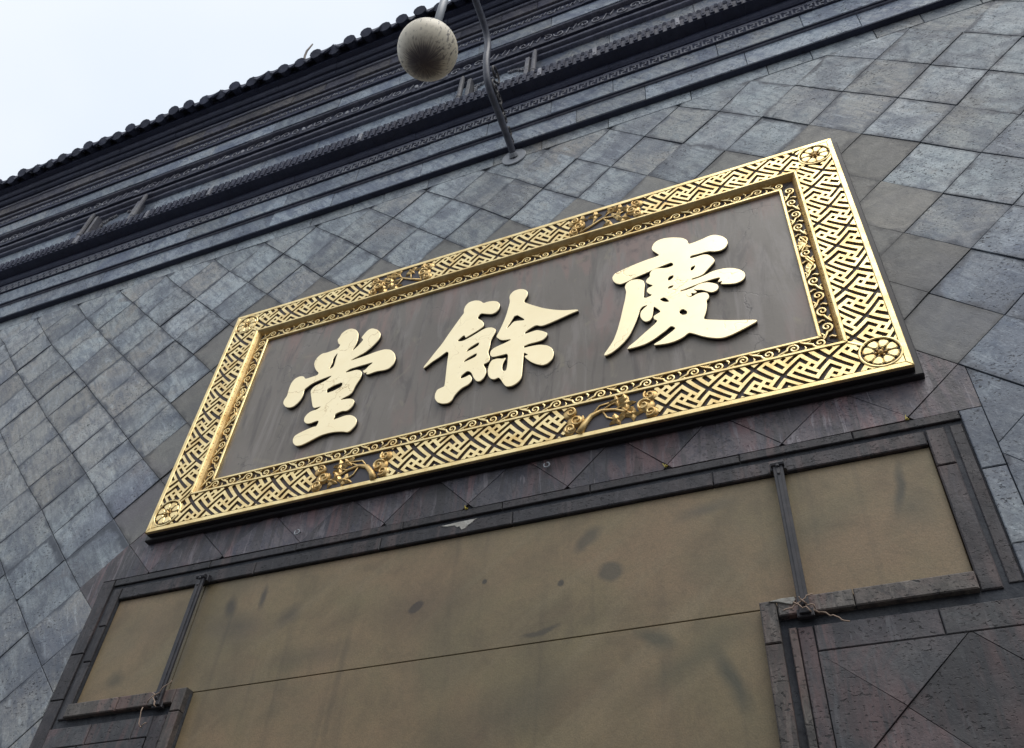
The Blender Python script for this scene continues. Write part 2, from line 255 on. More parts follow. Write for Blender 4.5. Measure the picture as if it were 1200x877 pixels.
# ------------------------------------------------------------------ builders
def link(name, me, mat, parent=None, loc=(0, 0, 0)):
    o = bpy.data.objects.new(name, me); COL.objects.link(o); o.location = loc
    if mat is not None and not me.materials: me.materials.append(mat)
    if parent is not None: o.parent = parent
    return o
def empty(name, label, cat, loc=(0, 0, 0), group=None):
    o = bpy.data.objects.new(name, None); COL.objects.link(o); o.location = loc; o.empty_display_size = 0.2
    o['label'] = label; o['category'] = cat
    if group: o['group'] = group
    return o
class MB:
    """collects verts and faces of one mesh; coordinates are (x, y, z), z measured from the plaque's middle"""
    def __init__(s): s.v = []; s.f = []
    def add(s, vs, fs):
        b = len(s.v); s.v += [tuple(p) for p in vs]; s.f += [tuple(i + b for i in f) for f in fs]
    def box(s, x0, x1, y0, y1, z0, z1, ch=0.0):
        """y0 = front (towards the street). ch: chamfer of the front edges"""
        if ch <= 0:
            s.add([(x0, y0, z0), (x1, y0, z0), (x1, y0, z1), (x0, y0, z1), (x0, y1, z0), (x1, y1, z0), (x1, y1, z1), (x0, y1, z1)],
                  [(0, 1, 2, 3), (5, 4, 7, 6), (4, 0, 3, 7), (1, 5, 6, 2), (3, 2, 6, 7), (4, 5, 1, 0)])
        else: s.prism([(x0, z0), (x1, z0), (x1, z1), (x0, z1)], y0, y1, ch)
    def prism(s, poly, y0, y1, ch=0.0, tilt=None):
        """counter-clockwise polygon in (x, z) seen from the street, extruded from y1 (back) to y0 (front)"""
        n = len(poly); cx = sum(p[0] for p in poly) / n; cz = sum(p[1] for p in poly) / n
        t = tilt or (lambda x, z: 0.0)
        if ch > 0:
            inn = inset(poly, ch)
            s.add([(x, y0 + t(x, z), z) for x, z in inn] + [(x, y0 + ch * 0.8 + t(x, z), z) for x, z in poly] + [(x, y1, z) for x, z in poly],
                  [tuple(range(n))] + [(n + i, n + (i + 1) % n, (i + 1) % n, i) for i in range(n)] + [(2 * n + i, 2 * n + (i + 1) % n, n + (i + 1) % n, n + i) for i in range(n)])
        else:
            s.add([(x, y0 + t(x, z), z) for x, z in poly] + [(x, y1, z) for x, z in poly],
                  [tuple(range(n))] + [(n + i, n + (i + 1) % n, (i + 1) % n, i) for i in range(n)] + [tuple(range(2 * n - 1, n - 1, -1))])
    def extrude_x(s, prof, x0, x1, caps=True):
        """profile of (y, z) points swept along x"""
        n = len(prof)
        fs = [(i, i + n, (i + 1) % n + n, (i + 1) % n) for i in range(n)]
        if caps: fs += [tuple(range(n)), tuple(range(2 * n - 1, n - 1, -1))]
        s.add([(x0, y, z) for y, z in prof] + [(x1, y, z) for y, z in prof], fs)
    def tube(s, pts, r, n=8, caps=True, squash=None):
        P = [Vector(p) for p in pts]; rs = r if isinstance(r, (list, tuple)) else [r] * len(P)
        base = len(s.v); up = None
        for i, p in enumerate(P):
            d = (P[min(i + 1, len(P) - 1)] - P[max(i - 1, 0)]).normalized()
            if up is None:
                up = Vector((0, -1, 0)) if abs(d.y) < 0.8 else Vector((0, 0, 1))
            up = (up - d * up.dot(d)).normalized(); sd = d.cross(up)
            for k in range(n):
                a = 2 * math.pi * k / n
                s.v.append(tuple(p + (sd * math.cos(a) + up * math.sin(a)) * rs[i]))
        for i in range(len(P) - 1):
            for k in range(n):
                a = base + i * n + k; b = base + i * n + (k + 1) % n
                s.f.append((a, b, b + n, a + n))
        if caps:
            s.f.append(tuple(base + k for k in range(n - 1, -1, -1))); s.f.append(tuple(base + (len(P) - 1) * n + k for k in range(n)))
    def blob(s, c, rx, ry, rz, rot=0.0, nu=8, nv=5):
        """flattened ellipsoid, turned by rot in the wall plane"""
        base = len(s.v); ca, sa = math.cos(rot), math.sin(rot)
        def P(u, w):
            x = rx * math.cos(u) * math.cos(w); z = rz * math.sin(u) * math.cos(w); y = -ry * math.sin(w)
            return (c[0] + x * ca - z * sa, c[1] + y, c[2] + x * sa + z * ca)
        for j in range(nv):
            w = -0.25 + (math.pi / 2 + 0.25) * j / nv
            for i in range(nu): s.v.append(P(2 * math.pi * i / nu, w))
        s.v.append(P(0, math.pi / 2)); top = len(s.v) - 1
        for j in range(nv - 1):
            for i in range(nu):
                a = base + j * nu + i; b = base + j * nu + (i + 1) % nu; s.f.append((a, b, b + nu, a + nu))
        for i in range(nu): s.f.append((base + (nv - 1) * nu + i, base + (nv - 1) * nu + (i + 1) % nu, top))
    def strip(s, pts, w, y0, y1):
        """flat raised ribbon following (x, z) points: gilded line with a slightly rounded top"""
        n = len(pts); base = len(s.v)
        for i, p in enumerate(pts):
            a = pts[max(i - 1, 0)]; b = pts[min(i + 1, n - 1)]; dx, dz = b[0] - a[0], b[1] - a[1]; L = math.hypot(dx, dz) or 1
            nx, nz = -dz / L, dx / L; ww = w if not isinstance(w, (list, tuple)) else w[i]
            s.v += [(p[0] - nx * ww / 2, y1, p[1] - nz * ww / 2), (p[0] - nx * ww * .42, y0 + ww * .12, p[1] - nz * ww * .42), (p[0], y0, p[1]),
                    (p[0] + nx * ww * .42, y0 + ww * .12, p[1] + nz * ww * .42), (p[0] + nx * ww / 2, y1, p[1] + nz * ww / 2)]
        for i in range(n - 1):
            for k in range(4):
                a = base + i * 5 + k; s.f.append((a, a + 5, a + 6, a + 1))
        s.f.append(tuple(base + k for k in range(5))); s.f.append(tuple(base + (n - 1) * 5 + k for k in range(4, -1, -1)))
    def mesh(s, name, origin=(0, 0, 0), smooth=False):
        me = bpy.data.meshes.new(name)
        me.from_pydata([(x - origin[0], y - origin[1], z - origin[2]) for x, y, z in s.v], [], s.f); me.update()
        if smooth: me.polygons.foreach_set('use_smooth', [True] * len(me.polygons))
        return me
    def build(s, name, mat, parent=None, origin=(0, 0, 0), smooth=False, kind=None, recalc=True):
        me = s.mesh(name, origin, smooth)
        if recalc:
            import bmesh
            bm = bmesh.new(); bm.from_mesh(me); bmesh.ops.recalc_face_normals(bm, faces=bm.faces); bm.to_mesh(me); bm.free()
        o = link(name, me, mat, parent)
        if kind: o['kind'] = kind
        return o
def inset(poly, d):
    n = len(poly); out = []
    for i in range(n):
        p0, p1, p2 = poly[i - 1], poly[i], poly[(i + 1) % n]
        def nrm(a, b):
            dx, dz = b[0] - a[0], b[1] - a[1]; L = math.hypot(dx, dz) or 1e-9; return (-dz / L, dx / L)
        a = nrm(p0, p1); b = nrm(p1, p2); mx_, mz_ = a[0] + b[0], a[1] + b[1]; q = mx_ * a[0] + mz_ * a[1]
        q = max(q, 0.35); out.append((p1[0] + mx_ / q * d, p1[1] + mz_ / q * d))
    return out
def clip(poly, a, b, c):
    """keep a*x + b*z <= c"""
    out = []
    for i in range(len(poly)):
        p, q = poly[i], poly[(i + 1) % len(poly)]; dp = a * p[0] + b * p[1] - c; dq = a * q[0] + b * q[1] - c
        if dp <= 0: out.append(p)
        if (dp < 0 < dq) or (dq < 0 < dp):
            t = dp / (dp - dq); out.append((p[0] + (q[0] - p[0]) * t, p[1] + (q[1] - p[1]) * t))
    res = []
    for p in out:
        if not res or math.hypot(p[0] - res[-1][0], p[1] - res[-1][1]) > 1e-4: res.append(p)
    if len(res) > 1 and math.hypot(res[0][0] - res[-1][0], res[0][1] - res[-1][1]) < 1e-4: res.pop()
    return res
def area(p): return 0.5 * sum(p[i][0] * p[(i + 1) % len(p)][1] - p[(i + 1) % len(p)][0] * p[i][1] for i in range(len(p)))
def in_view(x, z, d=0.0, mg=0.03):
    q = (x - CX, CD - d, z - CZ)
    X = sum(R[0][i] * q[i] for i in range(3)); Y = sum(R[1][i] * q[i] for i in range(3)); D = sum(R[2][i] * q[i] for i in range(3))
    return D > 0 and abs(X / D) * 1033.5 < 600 * (1 + mg) and abs(Y / D) * 1033.5 < 438.5 * (1 + mg)

# ------------------------------------------------------------------ street
g = MB(); g.add([(-400, -400, -Z0), (400, -400, -Z0), (400, 400, -Z0), (-400, 400, -Z0)], [(0, 1, 2, 3)])
gr = g.build('street_ground', M['paving'], recalc=False); gr.location.z = Z0; gr['kind'] = 'structure'

# ------------------------------------------------------------------ the wall
wall = empty('stone_wall', 'tall grey stone wall of diagonal slate tiles under a layered tiled cornice', 'wall', (0, 0, Z0))
X0, X1 = -15.0, 8.0
core = MB()
# wall body with the opening cut in (mortar bed 14 mm behind the tile faces)
core.box(X0, -2.64, 0.014, 0.6, -Z0, 2.66); core.box(2.48, X1, 0.014, 0.6, -Z0, 2.66)
core.box(-2.64, 2.48, 0.014, 0.6, -1.56, 2.66)
core.box(-2.64, -1.73, 0.014, 0.6, -Z0, -2.36); core.box(1.55, 2.48, 0.014, 0.6, -Z0, -2.36)
core.box(X0, X1, 0.0, 0.6, 2.66, 6.4)
core.box(-2.7, 2.5, 0.30, 0.62, -Z0, -1.5)
core.build('wall_core', M['mortar'], wall)

A = 0.30378; OX, OZ = 0.3123, 2.4584
MEAS = [(9,1,3.049,2.18),(10,2,3.351,1.868),(11,3,3.662,1.531),(11,1,3.673,2.169),(12,2,3.969,1.842),(8,2,2.75,1.869),(9,3,3.051,1.557),(10,4,3.376,1.222),(11,5,3.659,0.904),(7,1,2.412,2.213),(7,3,2.426,1.553),(8,4,2.745,1.227),(9,5,3.041,0.928),(10,6,3.348,0.609),(6,2,2.132,1.853),(8,6,2.74,0.624),(9,7,3.05,0.321),(10,8,3.34,0.028),(8,8,2.757,0.042),(9,9,3.053,-0.257),(0,0,0.302,2.457),(1,1,0.589,2.143),(2,2,0.887,1.857),(3,3,1.18,1.561),(-2,0,-0.297,2.429),(-1,1,-0.003,2.16),(0,2,0.287,1.851),(1,3,0.605,1.531),(-3,1,-0.586,2.138),(-2,2,-0.282,1.836),(-1,3,-0.011,1.528),(-5,1,-1.211,2.165),(-4,2,-0.924,1.843),(-3,3,-0.579,1.528),(-14,2,-3.971,1.859),(-13,3,-3.651,1.543),(-15,3,-4.255,1.532),(-14,4,-3.971,1.246),(-13,5,-3.638,0.937),(-12,6,-3.322,0.633),(-11,7,-2.989,0.336),(-17,3,-4.901,1.536),(-16,4,-4.561,1.235),(-15,5,-4.246,0.935),(-14,6,-3.943,0.632),(-13,7,-3.615,0.321),(-12,8,-3.315,0.031),(-11,9,-3.018,-0.259),(-10,10,-2.734,-0.533),(-18,4,-5.182,1.232),(-17,5,-4.86,0.926),(-16,6,-4.556,0.625),(-15,7,-4.247,0.337),(-14,8,-3.943,0.052),(-13,9,-3.621,-0.255),(-12,10,-3.316,-0.549),(-17,7,-4.839,0.319),(-16,8,-4.534,0.035),(-15,9,-4.223,-0.275),(-9,13,-2.467,-1.398),(-7,13,-1.834,-1.407),(-5,13,-1.242,-1.42),(-3,13,-0.624,-1.401),(-1,13,-0.061,-1.391),(1,13,0.588,-1.405),(3,13,1.161,-1.394),(7,13,2.419,-1.406),(9,9,3.043,-0.254),(8,10,2.757,-0.541),(9,11,3.026,-0.837),(8,12,2.745,-1.128),(6,18,2.06,-2.883),(5,17,1.772,-2.605),(7,17,2.397,-2.598),(-12,12,-3.344,-1.142),(-11,13,-3.067,-1.414),(-12,14,-3.35,-1.741),(-13,13,-3.625,-1.449),(-11,15,-3.066,-2.011),(-10,12,-2.732,-1.153),(-13,11,-3.618,-0.867),(-11,11,-3.089,-0.815)]
def base_node(m_, n_): return OX + m_ * A, OZ - A * (n_ - max(0, n_ - 8) * 0.042)
_off = [(*base_node(a, b), x - base_node(a, b)[0], z - base_node(a, b)[1]) for a, b, x, z in MEAS]
_ncache = {}
def node(m_, n_):
    k = (m_, n_)
    if k not in _ncache:
        bx, bz = base_node(m_, n_); sw = 0.03; sx = sz = 0.0
        for px, pz, dx, dz in _off:
            w = math.exp(-((px - bx) ** 2 + (pz - bz) ** 2) / 0.22); sw += w; sx += w * dx; sz += w * dz
        r = random.Random(m_ * 131 + n_ * 7)
        j = 0.009
        _ncache[k] = (bx + sx / sw + r.uniform(-j, j), bz + sz / sw + r.uniform(-j, j))
    return _ncache[k]
TOP, BL, BR_, BT, BB = 2.492, -2.84, 2.765, -1.425, -2.60     # edges of the tiled fields round the surround
REG = [ [(1, 0, BL)], [(-1, 0, -BR_)], [(-1, 0, -BL), (1, 0, BR_), (0, -1, -BT)],
        [(-1, 0, -BL), (1, 0, -1.94), (0, 1, BB)], [(-1, 0, -1.772), (1, 0, BR_), (0, 1, BB)] ]
far = MB(); far_dark = MB(); ntile = 0
for n_ in range(0, 32):
    for m_ in range(-52, 28):
        if (m_ + n_) % 2 == 0: continue
        P0 = [node(m_ - 1, n_), node(m_, n_ + 1), node(m_ + 1, n_), node(m_, n_ - 1)]
        if max(p[1] for p in P0) < -Z0 or min(p[0] for p in P0) < X0 or max(p[0] for p in P0) > X1: continue
        if min(p[1] for p in P0) > BT - .02: regs = [[(0, -1, -BT)]]
        elif max(p[1] for p in P0) < BB + .02: regs = [[(1, 0, -1.94), (0, 1, BB)], [(-1, 0, -1.772), (0, 1, BB)]]
        else: regs = REG
        for reg in regs:
            P = clip(P0, 0, 1, TOP)
            P = clip(P, 0, -1, Z0 - 0.01) if P else P
            for h in reg:
                if len(P) >= 3: P = clip(P, *h)
            if len(P) < 3 or area(P) < 0.004: continue
            P_raw = P
            if area(P) < 0.0035: continue
            cx = sum(p[0] for p in P) / len(P); cz = sum(p[1] for p in P) / len(P)
            x_min = min(p[0] for p in P); x_max = max(p[0] for p in P); z_min = min(p[1] for p in P); z_max = max(p[1] for p in P)
            # tiles wholly behind the plaque are not seen; keep only one plain bed there
            if x_min > -2.5 and x_max < 2.5 and z_min > -1.1 and z_max < 1.1: continue
            rr = random.Random(m_ * 977 + n_ * 31)
            front = rr.uniform(-0.005, 0.003); tx = rr.uniform(-0.012, 0.012); tz = rr.uniform(-0.012, 0.012)
            near = not (x_max < -2.60 or x_min > 2.62 or z_max < -1.1 or z_min > 1.22)
            if z_min < -1.3 and -3.0 < cx < 2.7 and cz > -1.6: mat = 'painted_stone'
            elif n_ <= 12 and near and abs(cx) < 3.1: mat = 'brown_stone'
            elif cz < -1.1 and -3.0 < cx < 2.7 and cz > -1.45: mat = 'painted_stone'
            elif cz < -2.55 and cx > -2.9: mat = 'lower_stone'
            else: mat = 'slate'
            P = inset(P_raw, 0.0021 if mat == 'slate' else 0.0012)
            seen_ = any(in_view(p[0], p[1]) for p in P) or in_view(cx, cz)
            tl = lambda x, z: (x - cx) * tx + (z - cz) * tz
            if seen_:
                b = MB(); b.prism([(x - cx, z - cz) for x, z in P], front, 0.02, 0.0022 if mat == 'slate' else 0.0012, lambda x, z: x * tx + z * tz)
                link('slate_tile', b.mesh('slate_tile'), M[mat], wall, (cx, 0, cz)); ntile += 1
            else: (far if mat == 'slate' else far_dark).prism(P, front, 0.02, 0.004, tl)
far.build('outlying_slate_tiles', M['slate'], wall, kind='stuff')
if far_dark.v: far_dark.build('outlying_dark_tiles', M['lower_stone'], wall, kind='stuff')
print('tiles', ntile)

# border strip under the cornice and round the opening
def stone_run(name, x0, x1, z0, z1, mat, lo, hi, rnd, y0=-0.001, y1=0.02, vertical=False, ch=0.004):
    p = x0 if not vertical else z0; end = x1 if not vertical else z1
    while p < end - 0.02:
        L = rnd.uniform(lo, hi); q = min(p + L, end)
        if end - q < lo * 0.4: q = end
        a, b = p + 0.0025, q - 0.0025; f = y0 + rnd.uniform(-0.002, 0.002)
        B = MB()
        if not vertical: B.box(a, b, f, y1, z0, z1, ch)
        else: B.box(x0, x1, f, y1, a, b, ch)
        vis = any(in_view(x, z) for x, z in ((((a, z0), (b, z1), ((a + b) / 2, z0)) if not vertical else ((x0, a), (x1, b), (x0, (a + b) / 2)))))
        if vis: link(name, B.mesh(name), M[mat], wall)
        else: spare.setdefault(mat, MB()).add(B.v, B.f)
        p = q
spare = {}
r_ = random.Random(5)
stone_run('border_stone', X0, X1, TOP + 0.003, 2.652, 'slate', 0.35, 0.75, r_)
# surround: outer border flush with the tiles
stone_run('surround_stone', -2.727, 2.655, -1.478, BT - 0.003, 'surround', 0.5, 1.0, r_, -0.004)
stone_run('surround_stone', 2.658, BR_ - 0.003, -2.60, BT - 0.003, 'slate', 0.30, 0.5, r_, -0.004, vertical=True)
stone_run('surround_stone', BL + 0.003, -2.732, -2.60, BT - 0.003, 'surround', 0.3, 0.6, r_, -0.004, vertical=True)
stone_run('surround_stone', 1.772, 2.655, BB + 0.003, -2.475, 'lower_stone', 0.3, 0.6, r_, -0.004)
stone_run('surround_stone', -2.73, -1.93, BB + 0.003, -2.475, 'lower_stone', 0.3, 0.6, r_, -0.004)
stone_run('surround_stone', 1.703, 1.768, -Z0, -2.475, 'lower_stone', 0.6, 1.0, r_, -0.004, vertical=True)
stone_run('surround_stone', 1.665, 1.699, -Z0, -2.475, 'ledge', 0.8, 1.4, r_, -0.012, vertical=True)
stone_run('surround_stone', -1.93, -1.835, -Z0, -2.475, 'lower_stone', 0.6, 1.0, r_, -0.004, vertical=True)
# bed of the groove
B = MB(); 
for a in ((-2.73, 2.655, -1.56, -1.48), (-2.73, -2.64, -2.475, -1.56), (2.48, 2.655, -2.475, -1.56), (-2.64, -1.73, -2.475, -2.36), (1.55, 2.48, -2.475, -2.36), (-1.834, -1.73, -Z0, -2.475), (1.55, 1.663, -Z0, -2.475)):
    pass
# moulded inner frame, a raised strip with a slanted front
def frame_strip(x0, x1, z0, z1, mat, lo, hi, vertical, y0=-0.028): stone_run('frame_stone', x0, x1, z0, z1, mat, lo, hi, r_, y0, 0.16, vertical, 0.006)
frame_strip(-2.64, 2.475, -1.59, -1.503, 'surround', 0.7, 1.3, False, 0.004)
frame_strip(-2.705, -2.643, -2.42, -1.503, 'surround', 0.25, 0.45, True, 0.0)
frame_strip(2.478, 2.566, -2.42, -1.503, 'surround', 0.5, 0.9, True, 0.0)
frame_strip(-2.64, -1.81, -2.42, -2.335, 'ledge', 0.3, 0.6, False)
frame_strip(1.632, 2.475, -2.42, -2.335, 'ledge', 0.25, 0.5, False)
frame_strip(1.555, 1.629, -Z0, -2.335, 'ledge', 0.35, 0.6, True)
frame_strip(-1.807, -1.733, -Z0, -2.335, 'ledge', 0.3, 0.5, True)
for nm_, pts, y_ in (('plaster_splash', [(-.215, -1.512), (-.17, -1.524), (-.125, -1.526), (-.105, -1.543), (-.09, -1.540), (-.075, -1.566), (-.05, -1.560), (-.035, -1.541), (-.01, -1.528), (.005, -1.512), (.03, -1.506), (-.02, -1.504), (-.1, -1.505), (-.16, -1.508)], .0010), ('mortar_patch', [(1.60, -2.345), (1.64, -2.352), (1.70, -2.375), (1.72, -2.355), (1.715, -2.338), (1.66, -2.337)], -.0345)):
    B = MB(); B.prism(pts, y_, y_ + .012, .002); B.build(nm_, M['chip'], wall)
stone_run('groove_stone', 2.592, 2.650, -2.40, -1.50, 'surround', 0.6, 1.0, r_, 0.007, 0.016, vertical=True)
# remaining stones
for mt, B in spare.items(): B.build('outlying_stones', M[mt], wall, kind='stuff')

# ------------------------------------------------------------------ cornice
def zt(za, d): return CZ + (za - CZ) * (CD - d) / CD     # true height of an edge seen against the wall plane at za
COURSES = [(2.775, 3.01, 'block'), (3.045, 3.068, 'bead'), (3.112, 3.35, 'block'), (3.385, 3.50, 'key'), (3.515, 3.55, 'bead'), (3.64, 3.72, 'dark'), (3.97, 4.14, 'eave'),
           ('reset', 0.16, 4.05), (4.07, 4.37, 'panel'), (4.49, 4.53, 'bead'), (4.65, 4.70, 'beadl'), (4.77, 4.94, 'carved'), (5.075, 5.10, 'beadl'), (5.125, 5.36, 'smooth'),
           (5.43, 5.60, 'smallfret'), (5.69, 5.74, 'beadl'), (5.82, 6.0, 'brick'), (6.07, 6.12, 'bead'), (6.28, 6.34, 'dark'), (6.52, 6.6, 'dark'), (6.8, 6.95, 'roof')]
d = 0.0; zcur = 2.655; info = []
for cidx, cc_ in enumerate(COURSES):
    if cc_[0] == 'reset':
        d = cc_[1]; zcur = zt(cc_[2], d); continue
    zs, zf, kind = cc_
    d_new = CD - (zcur - CZ) * CD / (zs - CZ)
    if d_new < d: d_new = d
    d = d_new; z0 = zcur; z1 = zt(zf, d); zcur = z1
    info.append((kind, d, z0, z1))
print([(k, round(a, 3), round(b, 3), round(c_, 3)) for k, a, b, c_ in info])
r_ = random.Random(11)
def course_blocks(name, d, z0, z1, mat, lo, hi):
    p = X0; rest = MB()
    while p < X1:
        q = min(p + r_.uniform(lo, hi), X1); f = -d + r_.uniform(-0.0025, 0.0025)
        B = MB(); B.box(p + 0.002, q - 0.002, f, 0.1, z0, z1, 0.004)
        if in_view(p, z0, d) or in_view(q, z1, d) or in_view((p + q) / 2, z1, d): link(name, B.mesh(name), M[mat], cornice)
        else: rest.add(B.v, B.f)
        p = q
    rest.build('outlying_' + name + 's', M[mat], cornice, kind='stuff')
cornice = wall
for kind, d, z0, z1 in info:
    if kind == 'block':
        B = MB(); B.box(X0, X1, -d + .004, .05, z0 - .010, z0 - .0005, .003); B.build('soffit_dark_strip', M['dark_course'], cornice)  # thin dark strip added so the soffits of the block courses read as shaded
def segs(B, prof, L):
    x = X0
    while x < X1:
        q = min(X1, x + L * r_.uniform(.85, 1.15)); dy = r_.uniform(-.003, .003)
        B.extrude_x([(y + (dy if y < 0 else 0), z) for y, z in prof], x + .0012, q - .0012); x = q
for kind, d, z0, z1 in info:
    if kind == 'block': course_blocks('cornice_stone', d, z0 + 0.001, z1 - 0.001, 'course', 0.5, 1.0)
    elif kind == 'panel': course_blocks('panel_stone', d, z0, z1, 'course', 0.5, 0.9)
    elif kind == 'smooth': course_blocks('fascia_stone', d, z0 + 0.001, z1 - 0.001, 'course', 0.75, 1.0)
    elif kind == 'brick': course_blocks('cornice_brick', d, z0 + 0.001, z1 - 0.001, 'patch_brick', 0.35, 0.55)
    else:
        mt = {'bead': 'line_course', 'beadl': 'line_course', 'dark': 'dark_course', 'key': 'dark_course', 'carved': 'dark_course', 'smallfret': 'dark_course', 'eave': 'dark_course', 'roof': 'dark_course'}[kind]
        B = MB(); h = z1 - z0
        if kind.startswith('bead'):
            # half-round bead carried by a dark flat band
            k = min(0.4 * h, 0.012)
            prof = [(0.1, z0)] + [(-d + 0.02, z0), (-d + 0.006, z0 + h * 0.1), (-d, z0 + h * 0.4), (-d, z0 + h * 0.65), (-d + 0.006, z0 + h * 0.9), (-d + 0.02, z1)] + [(0.1, z1)]
            segs(B, prof, 0.45)
            B.build('bead_moulding', M[mt], cornice, kind='stuff')
        else:
            if kind in ('eave', 'roof'):
                prof = [(0.1, z0), (-d, z0), (-d, z1), (0.1, z1 + 0.12)]
            elif kind == 'dark':
                prof = [(0.1, z0), (-d + 0.03, z0), (-d + 0.012, z0 + 0.25 * h), (-d, z0 + 0.6 * h), (-d, z1), (0.1, z1)]
            else: prof = [(0.1, z0), (-d, z0), (-d, z1), (0.1, z1)]
            segs(B, prof, 0.38)
            B.build({'dark': 'cavetto_moulding', 'key': 'key_band', 'carved': 'carved_band', 'smallfret': 'narrow_band', 'eave': 'eave_board', 'roof': 'roof_board'}[kind], M[mt], cornice, kind='stuff')
I = {k: (a, b, c_) for k, a, b, c_ in info}
XV0, XV1 = -11.5, 6.5
# meander (key) fret: raised S-hooks
d, z0, z1 = I['key']; B = MB(); h = z1 - z0; w = 0.014; x = XV0; a0 = z0 + h * .06; a1 = z1 - h * .06; am = (a0 + a1) / 2
while x < XV1:
    y0, y1 = -d - 0.006, -d + 0.004; P = 0.098
    B.box(x, x + w, y0, y1, a0, am + w / 2); B.box(x + w, x + .034, y0, y1, a0, a0 + w); B.box(x + w, x + .034, y0, y1, am - w / 2, am + w / 2)
    B.box(x + .034, x + .034 + w, y0, y1, am - w / 2, a1); B.box(x + .008, x + .034, y0, y1, a1 - w, a1)
    B.box(x + .034 + w, x + .066, y0, y1, a1 - w, a1); B.box(x + .066, x + .066 + w, y0, y1, a0, a1); B.box(x + .066 + w, x + .094, y0, y1, a0, a0 + w)
    x += P
B.build('key_fret', M['frieze'], cornice, kind='stuff')
def curl(B, cx, cz, r, a0, turns, w, y0, y1, sgn=1, n=12, r_end=0.22):
    pts = []
    for i in range(n + 1):
        t = i / n; rr = r * (1 - t * (1 - r_end)); a = a0 + sgn * turns * 2 * math.pi * t
        pts.append((cx + rr * math.cos(a), cz + rr * math.sin(a)))
    B.strip(pts, w, y0, y1); return pts
# carved frieze: linked scrolls, knots and leaves
for kind, nm, seed in (('carved', 'carved_scroll', 3), ('smallfret', 'narrow_scroll', 4)):
    d, z0, z1 = I[kind]; B = MB(); h = z1 - z0; x = XV0; rr = random.Random(seed); sc = 1 if kind == 'carved' else 0.62
    while x < XV1:
        t = rr.random(); zc = (z0 + z1) / 2 + rr.uniform(-.004, .004); y0, y1 = -d - 0.012, -d + 0.004; q = h * 0.40 * sc
        if t < .5: curl(B, x + q, zc, q, rr.uniform(0, 6), 1.1, .012, y0, y1, rr.choice((-1, 1)), 10); x += q * 2.1
        elif t < .8: B.strip([(x, zc - q), (x + q * .6, zc + q * .6), (x + q * 1.2, zc - q * .3), (x + q * 1.8, zc + q)], .012, y0, y1); x += q * 2
        else: B.blob((x + q * .5, -d, zc), q * .7, .018, q * .45, rr.uniform(0, 3), 6, 2); x += q * 1.3
    B.build(nm, M['frieze'], cornice, kind='stuff')
# small eave: a row of arched tile ends with rounded cover tiles above
d, z0, z1 = I['eave']; B = MB(); x = XV0; h = z1 - z0; P = 0.079; rr = random.Random(9); Bl = MB()
while x < XV1:
    w = 0.040; poly = [(x + w * .5 * math.cos(a) + w / 2, z1 - w * .55 + w * .5 * math.sin(a)) for a in [math.pi * k / 5 for k in range(6)]]
    poly = [(x, z0 + .012), (x + w, z0 + .012)] + poly
    tgt = Bl if rr.random() < .05 else B
    tgt.prism(poly, -d - .022, -d + .004, .004)
    inner = [(px + (x + w / 2 - px) * .5, pz + ((z0 + z1) / 2 - pz) * .45) for px, pz in poly]
    tgt.prism(inner, -d - .027, -d - .02, .003)
    # cover tile between
    c0 = x + (P + w) / 2
    B.tube([(c0, -d - .01, z1 - .006), (c0, -d + .14, z1 + .05)], .021, 7)
    x += P
B.build('eave_tile_ends', M['roof_tile'], cornice, kind='stuff'); Bl.build('replaced_tile_ends', M['frieze'], cornice, kind='stuff')
B = MB(); B.extrude_x([(-d - .006, z0 + .001), (-d - .006, z0 + .012), (-d + .01, z0 + .012), (-d + .01, z0 + .001)], X0, X1); B.build('eave_lip', M['roof_tile'], cornice)
# posts and spandrels of the small panels above the eave
dp, zp0, zp1 = I['panel']; zb = zt(3.96, 0.25); ztop = zt(4.60, 0.25)
for cxp in (-5.12, -0.19, 4.74, -10.05):
    for s_ in (-1, 1):
        xo = cxp + s_ * .40; xi = cxp + s_ * .32
        B = MB(); n = 10; prof = [(zb, .027), (zb + .16, .027), (zb + .17, .034), (zb + .20, .034), (zb + .21, .027), (ztop - .08, .026), (ztop - .03, .024), (ztop + .02, .018)]
        B.tube([(xo, -dp - .09, z) for z, _ in prof], [r for _, r in prof], n)
        B.build('post', M['post'], cornice, smooth=False)
        B = MB(); B.box(xi - .022, xi + .022, -dp - .09, -dp + .01, zb, ztop - .06, .006); B.build('jamb', M['post'], cornice)
        # carved corner spandrel between the posts
        B = MB(); rr = random.Random(int(cxp * 10) + s_)
        for k in range(7):
            fx = xi - s_ * (.05 + .03 * k); fz = zp1 - .02 - .022 * (3 - abs(3 - k)) * .3 - (0.03 * max(0, 3 - k))
            curl(B, fx, fz - .02, .022, rr.uniform(0, 6), 1.0, .010, -dp - .022, -dp + .002, rr.choice((-1, 1)), 8)
        for k in range(4): curl(B, xi - s_ * .05, zp1 - .08 - .045 * k, .02, rr.uniform(0, 6), 1.0, .010, -dp - .022, -dp + .002, 1, 8)
        B.build('spandrel', M['frieze'], cornice)
